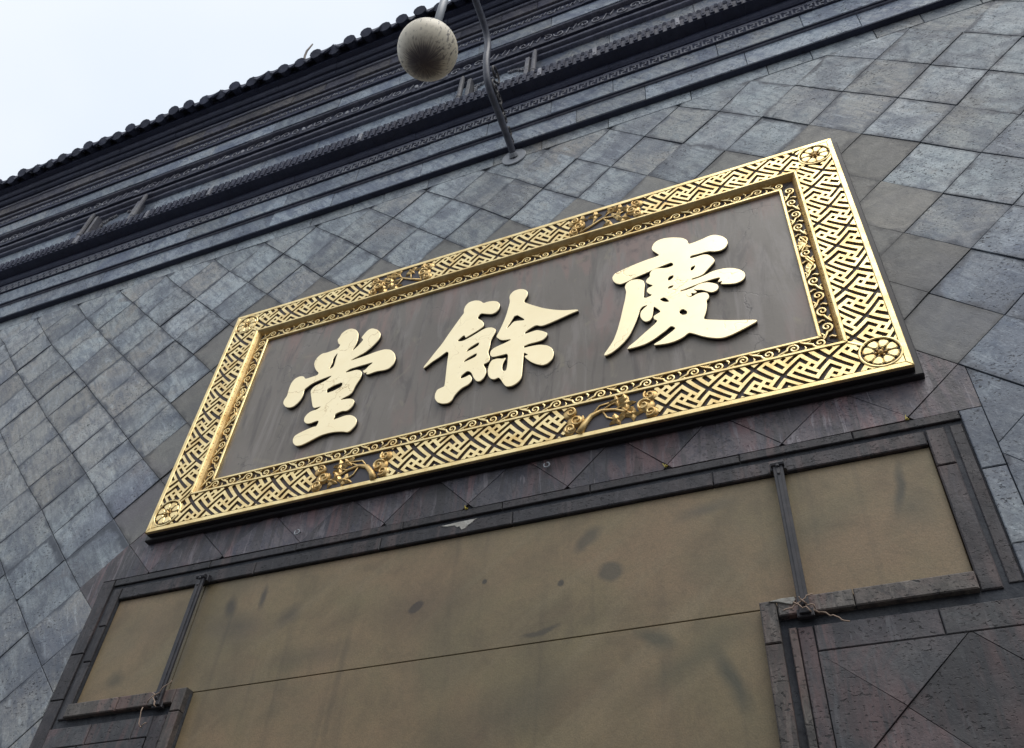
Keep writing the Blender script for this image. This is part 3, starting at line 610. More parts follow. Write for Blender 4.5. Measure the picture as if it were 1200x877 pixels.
# main roof: slab, cover tiles with round ends and drip tiles between
d, z0, z1 = I['roof']
B = MB(); B.extrude_x([(-d - .02, z1 + .005), (-d - .03, z1 + .055), (-d + .12, z1 + .16), (0.6, z1 + .62), (2.6, z1 + 1.5), (2.6, z1 + .5), (0.6, z1 + .1)], X0, X1); B.build('roof_deck', M['roof_tile'], wall)
PIT = 0.225; zl = z1 - .06
rt = MB()
rt.tube([(0, -.075, -.005), (0, .0, .02), (0, .9, .42)], [.058, .056, .055], 8)
rt.tube([(0, -.088, -.014), (0, -.07, -.006)], [.064, .064], 10); rt.v = [(x * 1.22, y, z * .9) for x, y, z in rt.v]; me_round = rt.mesh('round_tile')
dt = MB(); n = 8; vs = []; w = PIT - .01
for (y, z) in ((-.085, .0), (.8, .36)):
    for i in range(n + 1):
        t = i / n; vs.append(((t - .5) * w, y, z - .045 * math.sin(math.pi * t) - .03))
for i in range(n + 1):
    t = i / n; vs.append(((t - .5) * w, -.092, -.045 * math.sin(math.pi * t) - .03 - .085 * math.sin(math.pi * t) ** .7 - (.02 if i == n // 2 else 0)))
for i in range(n + 1):
    t = i / n; vs.append(((t - .5) * w, -.072, -.045 * math.sin(math.pi * t) - .045 - .078 * math.sin(math.pi * t) ** .7))
fs = []
for i in range(n):
    fs += [(i, i + 1, n + 2 + i, n + 1 + i), (2 * n + 2 + i, 2 * n + 3 + i, i + 1, i), (3 * n + 3 + i, 3 * n + 4 + i, 2 * n + 3 + i, 2 * n + 2 + i)]
dt.add(vs, fs); me_drip = dt.mesh('drip_tile')
me_round.materials.append(M['roof_tile']); me_drip.materials.append(M['roof_tile'])
rr = random.Random(21); x = -9.8
while x < 3.2:
    a = link('roof_tile', me_round, None, wall, (x, -d - .0 + rr.uniform(-.03, .02), zl + .005 + rr.uniform(-.008, .008))); a.rotation_euler = (rr.uniform(-.03, .03), 0, rr.uniform(-.02, .02))
    b = link('drip_tile', me_drip, None, wall, (x + PIT / 2, -d + rr.uniform(-.015, .015), zl + .112 + rr.uniform(-.006, .006))); b.rotation_euler = (rr.uniform(-.03, .03), 0, rr.uniform(-.03, .03))
    x += PIT
B = MB()
for xs, xe in ((X0, -9.9), (3.3, X1)):
    x = xs
    while x < xe:
        for mb_, ddx in ((rt, 0), (dt, PIT / 2)): B.add([(px + x + ddx, py - d, pz + zl + .05) for px, py, pz in mb_.v], mb_.f)
        x += PIT
B.build('outlying_roof_tiles', M['roof_tile'], wall, kind='stuff')

# ------------------------------------------------------------------ boards closing the opening
bd = empty('board_hoarding', 'olive brown stained boards closing the wide stepped opening below the plaque', 'boarding', (0, 0, Z0 - 6.2))
def board(x0, x1, z0, z1, y=0.03):
    B = MB(); B.box(x0, x1, y, y + .02, z0, z1, .003); link('board', B.mesh('board'), M['board'], bd, (0, 0, 6.2))
board(-2.637, -1.927, -2.332, -1.593); board(-1.923, 1.748, -2.3435, -1.593); board(1.752, 2.475, -2.332, -1.593)
board(-1.728, 1.552, -Z0 + .002, -2.3465, 0.031)

# ------------------------------------------------------------------ iron bars with torn cords
def bar(x, label, w):
    t = empty('iron_bar', label, 'iron bar', (x, 0, Z0), 'upright iron bars across the opening')
    B = MB(); B.box(-w, w, -.046, -.030, -2.43, -1.565, .003); B.box(-w * .35, w * .35, -.052, -.046, -2.40, -1.60, .002); B.build('rod', M['iron'], t)
    B = MB(); B.box(-.042, .042, -.030, .0, -1.60, -1.555, .004); B.tube([(-.034, -.045, -1.575), (.034, -.045, -1.575)], .014, 8); B.blob((.0, -.052, -1.59), .011, .01, .011); B.blob((.0, -.052, -1.64), .009, .008, .009); B.build('top_bracket', M['iron'], t)
    B = MB(); B.box(-.038, .038, -.029, .0, -2.44, -2.40, .004); B.blob((.0, -.052, -2.39), .009, .008, .009); B.build('bottom_bracket', M['iron'], t)
    return t
bar(1.752, 'dark upright iron bar crossing the right end of the olive boards', .025)
bar(-1.912, 'dark upright iron bar crossing the left end of the olive boards', .027)
def cord(label, pts_list, name='loose_cord', mat='cord', r=.0035, cat='cord'):
    B = MB()
    for pts in pts_list: B.tube(pts, r, 5)
    o = B.build(name, M[mat], smooth=True); o.location.z = Z0; o['label'] = label; o['category'] = cat; return o
def wig(p, q, n, amp, seed):
    r = random.Random(seed); return [tuple(p[i] + (q[i] - p[i]) * k / n + (r.uniform(-amp, amp) if 0 < k < n else 0) for i in range(3)) for k in range(n + 1)]
cord('pale frayed cord knotted round the foot of the right iron bar', [wig((1.74, -.065, -2.36), (1.80, -.06, -2.43), 7, .011, 1), wig((1.79, -.06, -2.43), (1.93, -.04, -2.50), 9, .008, 2), wig((1.66, -.05, -2.41), (1.80, -.07, -2.36), 7, .010, 3), wig((1.71, -.06, -2.38), (1.78, -.06, -2.44), 6, .010, 6)])
cord('pale cord tied round the foot of the left iron bar', [wig((-1.96, -.06, -2.42), (-1.83, -.06, -2.30), 7, .008, 4), wig((-1.95, -.06, -2.36), (-1.87, -.07, -2.46), 7, .011, 5), wig((-1.99, -.05, -2.44), (-1.97, -.04, -2.55), 4, .01, 7), wig((-1.97, -.04, -2.55), (-1.92, -.05, -2.54), 4, .008, 8)])

# ------------------------------------------------------------------ small things on the wall and roof
for x, z, lab in ((-0.055, -1.415, 'small yellow plastic clip under the plaque, below the middle character'), (1.16, -1.40, 'small yellow plastic clip under the plaque, below the right character'), (2.42, -1.41, 'small yellow plastic clip near the upper right corner of the opening')):
    B = MB(); B.box(-.012, .012, -.012, -.004, -.022, -.016); B.box(-.012, -.007, -.012, -.004, -.016, .022); B.box(-.006, .004, -.02, -.012, -.022, -.012)
    o = B.build('yellow_clip', M['yellow']); o.scale = (.7, 1, .7); o.location = (x, 0, Z0 + z); o.rotation_euler = (0, random.uniform(-.6, .6), 0); o['label'] = lab; o['category'] = 'clip'; o['group'] = 'yellow clips below the plaque'
for x, z, lab in ((0.46, -1.24, 'small metal hook hanging under the middle of the plaque'), (-1.25, -1.36, 'small metal eye hook low under the left character')):
    B = MB(); B.tube([(0.0, .0, .02), (0, -.03, .02)], .005, 6); B.tube([(.018 * math.sin(a), -.032, .018 * math.cos(a)) for a in [k * .55 for k in range(11)]], .005, 6)
    o = B.build('wall_hook', M['plate'], smooth=True); o.location = (x, 0, Z0 + z); o['label'] = lab; o['category'] = 'hook'; o['group'] = 'hooks under the plaque'
d, z0, z1 = I['roof']
cord('bare curved twig standing up from the roof edge against the sky', [[(-2.62, -d, z1 + .02), (-2.645, -d - .01, z1 + .16), (-2.66, -d - .02, z1 + .27), (-2.655, -d - .03, z1 + .38), (-2.60, -d - .04, z1 + .50)]], 'twig', 'twig', [.022, .016, .014, .013, .009], 'twig')

# ------------------------------------------------------------------ the plaque
pl = empty('name_plaque', 'large gilded name plaque with three gold Chinese characters in a fretwork frame', 'plaque', (0, 0, Z0))
YF = -0.10                                   # front of the fretwork
WO, HO, WL, HL, WI, HI_ = 2.527, 1.147, 2.237, 0.868, 2.105, 0.742
B = MB(); B.box(-2.565, 2.565, -.045, .016, -1.172, 1.165, .006); B.build('backing_board', M['black'], pl)

B = MB()
def ring_(B, wo, ho, wi, hi, y0, y1):
    """mitred rectangular ring, front at y0, closed sides back to y1"""
    O = [(-wo, -ho), (wo, -ho), (wo, ho), (-wo, ho)]; I_ = [(-wi, -hi), (wi, -hi), (wi, hi), (-wi, hi)]
    for k in range(4):
        a, b, c_, d_ = O[k], O[(k + 1) % 4], I_[(k + 1) % 4], I_[k]
        B.prism([a, b, c_, d_], y0, y1, 0.004)
ring_(B, WO, HO, WO - .034, HO - .034, YF, -.08); B.build('outer_rim', M['gold'], pl)
B = MB(); ring_(B, WL + .012, HL + .012, WL - .008, HL - .008, YF - .004, -.06); B.build('inner_lip', M['gold'], pl)
B = MB()       # sloping cove between the lip and the scroll band
for wo, ho, yo, wi, hi, yi in ((WL - .008, HL - .008, -.1005, WL - .017, HL - .017, -.090), (WL - .017, HL - .017, -.090, WL - .026, HL - .026, -.074), (WL - .026, HL - .026, -.074, WL - .033, HL - .033, -.051)):
    O = [(-wo, yo, -ho), (wo, yo, -ho), (wo, yo, ho), (-wo, yo, ho)]; I_ = [(-wi, yi, -hi), (wi, yi, -hi), (wi, yi, hi), (-wi, yi, hi)]
    for k in range(4): B.add([O[k], O[(k + 1) % 4], I_[(k + 1) % 4], I_[k]], [(0, 1, 2, 3)])
B.build('frame_cove', M['gold_relief'], pl, recalc=False)
B = MB(); ring_(B, WI + .020, HI_ + .020, WI, HI_, -.070, -.03); B.build('inner_rim', M['gold'], pl)
# dark beds behind the openwork: outer bed at -.086, scroll bed at -.052



B = MB(); ring_(B, WO - .03, HO - .03, WL, HL, -.0862, -.05); B.build('fret_bed', M['lacquer'], pl)

B = MB(); ring_(B, WO, HO, WL, HL, -.0785, -.046); B.build('side_board', M['black'], pl)
B = MB(); ring_(B, WL - .02, HL - .02, WI + .01, HI_ + .01, -.052, -.044); B.build('scroll_bed', M['lacquer'], pl)
B = MB(); B.box(-WI - .01, WI + .01, -.0435 - .004, -.043, -HI_ - .01, HI_ + .01); B.build('plaque_field', M['plaque_ground'], pl)

# fretwork of interlocking swastika keys (4-fold pattern on a unit grid, lattice (4,1)), turned 45 degrees
PAT = ["+-+-+-+ +-+-+ + + +-#-+ + + +-+-+ +-+-+-", "      | |   | | | | |   | |             ", "+-+-+ + + +-#-+ + + +-+-+ +-+-+-+ +-+-+ ", "|   | | | | |   | |             | |   | ", "+ +-#-+ + + +-+-+ +-+-+-+ +-+-+ + + +-#-", "| | |   | |             | |   | | | | | ", "+ + +-+-+ +-+-+-+ +-+-+ + + +-#-+ + + +-", "| |             | |   | | | | |   | |   ", "+ +-+-+-+ +-+-+ + + +-#-+ + + +-+-+ +-+-", "        | |   | | | | |   | |           ", "+ +-+-+ + + +-#-+ + + +-+-+ +-+-+-+ +-+-", "| |   | | | | |   | |             | |   ", "+ + +-#-+ + + +-+-+ +-+-+-+ +-+-+ + + +-", "| | | |   | |             | |   | | | | ", "+ + + +-+-+ +-+-+-+ +-+-+ + + +-#-+ + + ", "  | | |             | |   | | | | |   | ", "+-+ +-+-+-+ +-+-+ + + +-#-+ + + +-+-+ +-", "          | |   | | | | |   | |         ", "+-+ +-+-+ + + +-#-+ + + +-+-+ +-+-+-+ +-", "  | |   | | | | |   | |             | | ", "+ + + +-#-+ + + +-+-+ +-+-+-+ +-+-+ + + ", "| | | | |   | |             | |   | | | ", "#-+ + + +-+-+ +-+-+-+ +-+-+ + + +-#-+ + "]
N_ = 17
Hh = {}; Vv = {}
def cn(x, y):
    u = (4 * x + y) // N_; v_ = (-x + 4 * y) // N_; return (x - u * 4 + v_, y - u - v_ * 4)
for rix in range(0, 23, 2):
    yy = 11 - rix // 2
    for xx in range(19):
        if PAT[rix][2 * xx + 1] == '-': Hh[cn(xx, yy)] = 1
        else: Hh.setdefault(cn(xx, yy), 0)
    if rix + 1 < 22:
        for xx in range(20):
            if PAT[rix + 1][2 * xx] == '|': Vv[cn(xx, yy - 1)] = 1
            else: Vv.setdefault(cn(xx, yy - 1), 0)
U = 0.0450; LW = 0.0208; GW = U - LW; C45 = math.sqrt(.5)
ros_c = [(sx * 2.392, sz * 1.003) for sx in (-1, 1) for sz in (-1, 1)]; ROS_R = .108
carts = [(-.875, 1), (.865, 1), (-.89, -1), (.875, -1)]; CW = .295
def fret_face(poly_clip, B, mirror, shift, horiz):
    xs = [p[0] for p in poly_clip]; zs = [p[1] for p in poly_clip]
    cm = (min(zs) + max(zs)) / 2 if horiz else (min(xs) + max(xs)) / 2; hf = .13; BEND = .026
    def toP(x, z):
        if horiz: x -= BEND * ((z - cm) / hf) ** 2
        else: z -= BEND * ((x - cm) / hf) ** 2
        x, z = x - shift, z
        if mirror: x = -x
        return ((x + z) * C45 / U, (-x + z) * C45 / U)
    def toW(p, q):
        x = (p - q) * C45 * U; z = (p + q) * C45 * U
        if mirror: x = -x
        x += shift
        if horiz: x += BEND * ((z - cm) / hf) ** 2
        else: z += BEND * ((x - cm) / hf) ** 2
        return (x, z)
    cs = [toP(x, z) for x in (min(xs), max(xs)) for z in (min(zs), max(zs))]
    p0, p1 = int(min(c_[0] for c_ in cs)) - 4, int(max(c_[0] for c_ in cs)) + 5; q0, q1 = int(min(c_[1] for c_ in cs)) - 4, int(max(c_[1] for c_ in cs)) + 5
    hw = LW / U / 2
    def emit(a, b, c_, d_, walls):
        P = [toW(a, c_), toW(b, c_), toW(b, d_), toW(a, d_)]
        mx_ = sum(p[0] for p in P) / 4; mz_ = sum(p[1] for p in P) / 4
        if not (min(xs) - .03 < mx_ < max(xs) + .03 and min(zs) - .03 < mz_ < max(zs) + .03): return
        for rc in ros_c:
            if math.hypot(mx_ - rc[0], mz_ - rc[1]) < ROS_R + .006: return
        for cx_, sz in carts:
            if abs(mx_ - cx_) < CW - .012 and mz_ * sz > 0 and abs(mz_) > HL: return
        if area(P) < 0: P = [P[0], P[3], P[2], P[1]]
        full = P
        n = len(poly_clip)
        for i in range(n):
            ax, az = poly_clip[i]; bx, bz = poly_clip[(i + 1) % n]
            P = clip(P, (bz - az), -(bx - ax), (bz - az) * ax - (bx - ax) * az)
            if len(P) < 3: return
        if area(P) < 1e-6: return
        k = len(P); base = len(B.v)
        B.v += [(x, YF + .002, z) for x, z in P]; B.f.append(tuple(range(base, base + k)))
        # side walls only where the strand has an edge
        for (e0, e1) in walls:
            f0, f1 = toW(*e0), toW(*e1)
            b2_ = len(B.v); B.v += [(f0[0], YF + .002, f0[1]), (f1[0], YF + .002, f1[1]), (f1[0], -.085, f1[1]), (f0[0], -.085, f0[1])]; B.f.append((b2_, b2_ + 1, b2_ + 2, b2_ + 3))
    for p in range(p0, p1):
        for q in range(q0, q1):
            E_ = Hh.get(cn(p, q), 0); Wt = Hh.get(cn(p - 1, q), 0); Nn = Vv.get(cn(p, q), 0); Ss = Vv.get(cn(p, q - 1), 0)
            a, b, c_, d_ = p - hw, p + hw, q - hw, q + hw
            wl = []
            if not E_: wl.append(((b, c_), (b, d_)))
            if not Wt: wl.append(((a, d_), (a, c_)))
            if not Nn: wl.append(((b, d_), (a, d_)))
            if not Ss: wl.append(((a, c_), (b, c_)))
            emit(a, b, c_, d_, wl)
            if E_: emit(b, p + 1 - hw, c_, d_, [((b, c_), (p + 1 - hw, c_)), ((p + 1 - hw, d_), (b, d_))])
            if Nn: emit(a, b, d_, q + 1 - hw, [((b, d_), (b, q + 1 - hw)), ((a, q + 1 - hw), (a, d_))])
wo, ho, wi, hi = WO - .036, HO - .036, WL + .013, HL + .013
O = [(-wo, -ho), (wo, -ho), (wo, ho), (-wo, ho)]; I_ = [(-wi, -hi), (wi, -hi), (wi, hi), (-wi, hi)]
for k in range(4):
    B = MB(); fret_face([O[k], O[(k + 1) % 4], I_[(k + 1) % 4], I_[k]], B, False, 0.31 * k, k % 2 == 0)
    B.build('fretwork', M['gold'], pl, recalc=False)
    for f_ in (): pass
# thin straight fillets along the mitres
for cx_, cz_, hx, hz in ((1, 1, 0, 0), (-1, 1, 0, 0), (1, -1, 0, 0), (-1, -1, 0, 0)):
    B = MB(); B.strip([(cx_ * (WL + .01), cz_ * (HL + .01)), (cx_ * (2.392 - .07), cz_ * (1.003 - .07))], .016, YF - .002, -.085); B.build('mitre_fillet', M['gold'], pl)

# rosettes
for rc in ros_c:
    B = MB(); n = 28
    B.tube([(rc[0] + ROS_R * math.cos(2 * math.pi * i / n), YF + .004, rc[1] + ROS_R * math.sin(2 * math.pi * i / n)) for i in range(n + 1)], .0085, 6, False)
    ro = B.build('rosette_ring', M['gold'], pl, smooth=True)
    B = MB(); B.prism([(rc[0] + (ROS_R - .002) * math.cos(2 * math.pi * i / 20), rc[1] + (ROS_R - .002) * math.sin(2 * math.pi * i / 20)) for i in range(20)], -.088, -.084); B.build('rosette_bed', M['lacquer'], ro)
    # corner plate behind the ring
    for k in range(8):
        a = 2 * math.pi * (k + .5) / 8; B = MB()
        rr0, rr1 = .034, .094
        pts = [(rr0, -.008), (.05, -.020), (.074, -.029), (.089, -.023), (rr1, 0), (.089, .023), (.074, .029), (.05, .020), (rr0, .008)]
        P = [(rc[0] + r * math.cos(a) - t * math.sin(a), rc[1] + r * math.sin(a) + t * math.cos(a)) for r, t in pts]
        B.prism(P, YF, -.087, .006); link('petal', B.mesh('petal'), M['gold'], ro)
    B = MB(); B.blob((rc[0], -.09, rc[1]), .017, .022, .017, 0, 10, 4)
    for k in range(6):
        a = 2 * math.pi * k / 6; B.blob((rc[0] + .026 * math.cos(a), -.088, rc[1] + .026 * math.sin(a)), .010, .014, .008, a, 6, 3)
    B.build('rosette_boss', M['gold_relief'], ro, smooth=True)
    sx = 1 if rc[0] > 0 else -1; sz = 1 if rc[1] > 0 else -1
    # flat gilded corner outside the ring
    P = [(WO - .036, HO - .036)] + [(2.392 + (ROS_R + .002) * math.cos(a), 1.003 + (ROS_R + .002) * math.sin(a)) for a in [math.pi / 2 - math.pi / 2 * k / 8 for k in range(9)]]
    Q = [(WO - .036, HO - .036), (2.392, HO - .036)] + [(2.392 + (ROS_R + .002) * math.cos(a), 1.003 + (ROS_R + .002) * math.sin(a)) for a in [math.pi / 2 - math.pi / 2 * k / 8 for k in range(9)]] + [(WO - .036, 1.003)]
    Q = [(x * sx, z * sz) for x, z in Q]
    if area(Q) < 0: Q.reverse()
    B = MB(); n = len(Q)
    # fan from the outer corner keeps the concave shape clean
    ci = min(range(n), key=lambda i: -abs(Q[i][0]) - abs(Q[i][1])); base = len(B.v)
    B.v += [(x, YF + .001, z) for x, z in Q] + [(x, -.085, z) for x, z in Q]
    B.f += [(ci, (ci + k) % n, (ci + k + 1) % n) for k in range(1, n - 1)] + [(i, (i + 1) % n, n + (i + 1) % n, n + i) for i in range(n)]
    B.build('corner_plate', M['gold'], ro)

# carved cartouches in the top and bottom bands
rr = random.Random(17)
zmid = (HO - .036 + HL + .012) / 2; zh = (HO - .036 - HL - .012) / 2
def leaf(B, x, z, r, a):      # pointed leaf with a raised midrib and a notch at the stalk
    out = [(-r, 0), (-r * .55, r * .42), (r * .05, r * .52), (r * .6, r * .30), (r * 1.15, 0), (r * .6, -r * .30), (r * .05, -r * .52), (-r * .55, -r * .42)]
    ca_, sa_ = math.cos(a), math.sin(a); T = lambda p: (x + p[0] * ca_ - p[1] * sa_, z + p[0] * sa_ + p[1] * ca_)
    b_ = len(B.v); B.v += [(T(p)[0], -.090 - .004 * (k % 2), T(p)[1]) for k, p in enumerate(out)]
    m1, m2 = T((-r * .45, 0)), T((r * .55, 0)); B.v += [(m1[0], -.106, m1[1]), (m2[0], -.108, m2[1])]
    B.v += [(T(p)[0], -.085, T(p)[1]) for p in out]
    A_, C_ = b_ + 8, b_ + 9
    B.f += [(b_, b_ + 1, A_), (b_ + 1, b_ + 2, A_), (b_ + 2, C_, A_), (b_ + 2, b_ + 3, C_), (b_ + 3, b_ + 4, C_), (b_ + 4, b_ + 5, C_), (b_ + 5, b_ + 6, C_), (b_ + 6, A_, C_), (b_ + 6, b_ + 7, A_), (b_ + 7, b_, A_)]
    B.f += [(b_ + 10 + k, b_ + 10 + (k + 1) % 8, b_ + (k + 1) % 8, b_ + k) for k in range(8)]
for ci, (cx_, sz) in enumerate(carts):
    zc = sz * zmid
    B = MB(); B.box(cx_ - CW, cx_ + CW, -.0885, -.0845, zc - zh - .004, zc + zh + .004); ca = B.build('cartouche', M['relief_ground'], pl)
    for s_ in (-1, 1):      # cloud volutes closing each end
        B = MB(); xe = cx_ + s_ * (CW - .02)
        for (dx, dz, r, t0) in ((0, zh * .52, .046, 2.2), (-.035, -.01, .056, 0.4), (.0, -zh * .60, .044, 4.0)):
            px, pz = xe + s_ * dx * 1.0, zc + dz; px = xe - s_ * (.02 + (-dx))
            B.blob((px, -.088, pz), r * 1.0, .018, r * .92, 0, 12, 3)
            curl(B, px - s_ * r * .25, pz, r * .8, t0, 1.3, .012, -.114, -.09, s_, 14)
        B.build('cloud_volute', M['gold_relief'], ca, smooth=True)
    # branch: trunk rising from one end, twigs, leaves and blossoms
    B = MB(); L = Bf = MB(); 
    if sz < 0:
        s_ = -1 if ci == 3 else 1
        x0 = cx_ + s_ * .19
        tr = [(x0, zc - zh), (x0 - s_ * .03, zc - zh * .45), (x0 - s_ * .075, zc + zh * .05), (x0 - s_ * .14, zc + zh * .25), (x0 - s_ * .22, zc + zh * .12), (x0 - s_ * .29, zc - zh * .2), (x0 - s_ * .33, zc - zh * .45)]
        B.tube([(x, -.094, z) for x, z in tr], [.026, .021, .017, .012, .009, .007, .004], 7)
        tw = [[tr[2], (tr[2][0] - s_ * .05, zc + zh * .62), (tr[2][0] - s_ * .16, zc + zh * .72)], [tr[3], (tr[3][0] - s_ * .06, zc + zh * .55), (tr[3][0] - s_ * .15, zc + zh * .65)],
              [tr[3], (tr[3][0] - s_ * .03, zc - zh * .3), (tr[3][0] - s_ * .09, zc - zh * .6)], [tr[4], (tr[4][0] - s_ * .07, zc + zh * .35)]]
    else:
        s_ = -1 if ci == 1 else 1
        x0 = cx_ + s_ * .20
        tr = [(x0, zc - zh * .8), (x0 - s_ * .10, zc - zh * .35), (x0 - s_ * .18, zc + zh * .05), (x0 - s_ * .28, zc - zh * .1), (x0 - s_ * .38, zc + zh * .3)]
        B.tube([(x, -.094, z) for x, z in tr], [.011, .009, .008, .007, .004], 6)
        tw = [[tr[0], (tr[0][0] - s_ * .03, zc + zh * .1), (tr[0][0] - s_ * .01, zc + zh * .6)], [tr[1], (tr[1][0] - s_ * .02, zc + zh * .6)], [tr[2], (tr[2][0] - s_ * .07, zc + zh * .7)],
              [tr[2], (tr[2][0] - s_ * .05, zc - zh * .65)], [tr[3], (tr[3][0] - s_ * .03, zc + zh * .6)], [tr[3], (tr[3][0] - s_ * .06, zc - zh * .6)]]
    for t in tw: B.tube([(x, -.094, z) for x, z in t], .006, 5)
    B.build('branch', M['gold_relief'], ca, smooth=True)
    ends = [t[-1] for t in tw] + [tr[-1], tr[-2]]
    for (x, z) in ends:
        B = MB()
        a0 = rr.uniform(0, 6)
        for k in range(rr.choice((3, 4, 5))): leaf(B, x + .020 * math.cos(a0 + k * 1.5), z + .018 * math.sin(a0 + k * 1.5), rr.uniform(.030, .042), a0 + k * 1.5)
        B.blob((x, -.10, z), .012, .014, .012, 0, 6, 3)
        B.build('blossom', M['gold_relief'], ca)

# running scroll of the inner band
def spiral(B, c_, r, a0, turns, sgn, w=.0105, n=16): return curl(B, c_[0], c_[1], r, a0, turns, w, -.068, -.05, sgn, n, .12)
def scroll_side(B, p, q, nrm):
    L_ = math.hypot(q[0] - p[0], q[1] - p[1]); ux, uz = (q[0] - p[0]) / L_, (q[1] - p[1]) / L_
    nx, nz = nrm; n = max(2, round(L_ / .145)); P = L_ / n; H = .0385
    def W_(s_, t): return (p[0] + ux * s_ + nx * t, p[1] + uz * s_ + nz * t)
    for k in range(n):
        sg = 1 if k % 2 == 0 else -1; s0 = P * k
        # stem leaves the far edge, sweeps over and winds into a volute
        cs, ct = s0 + P * .60, 0.0; r = H * .96; pts = [W_(s0 - P * .12, -sg * H * .95), W_(s0 + P * .04, -sg * H * .55)]
        for i in range(20):
            t = i / 19; rad = r * (1 - .86 * t ** .85); a = math.pi * 1.02 - 2.9 * math.pi * t
            pts.append(W_(cs + rad * math.cos(a) * 1.05, sg * (ct + rad * math.sin(a))))
        B.strip(pts, [.006, .010] + [.0130 - .004 * i / 19 for i in range(20)], -.0690, -.05)
        # curled leaf in the gap
        B.strip([W_(s0 + P * .02, -sg * H * .9), W_(s0 + P * .18, -sg * H * .62), W_(s0 + P * .30, -sg * H * .95)], [.005, .012, .005], -.0665, -.05)
        B.strip([W_(s0 - P * .04, sg * H * .95), W_(s0 + P * .06, sg * H * .40), W_(s0 + P * .02, 0)], [.012, .010, .004], -.0670, -.05)
wm, hm = (WL - .033 + WI + .020) / 2, (HL - .033 + HI_ + .020) / 2
for (p, q, nrm) in (((-wm, -hm), (wm, -hm), (0, 1)), ((-wm, hm), (wm, hm), (0, 1)), ((-wm, -hm + .03), (-wm, hm - .03), (1, 0)), ((wm, -hm + .03), (wm, hm - .03), (1, 0))):
    B = MB(); scroll_side(B, p, q, nrm)
    if p[0] == q[0]:        # broad leaves in the middle of the upright bands
        for zz in (-.11, .11):
            B.blob((p[0], -.052, zz), .026, .016, .058, .35 if zz > 0 else -.35, 10, 3)
            B.strip([(p[0] - .02, zz - .07), (p[0] + .022, zz), (p[0] - .01, zz + .07)], .010, -.074, -.05)
    B.build('scroll_band', M['gold'], pl)

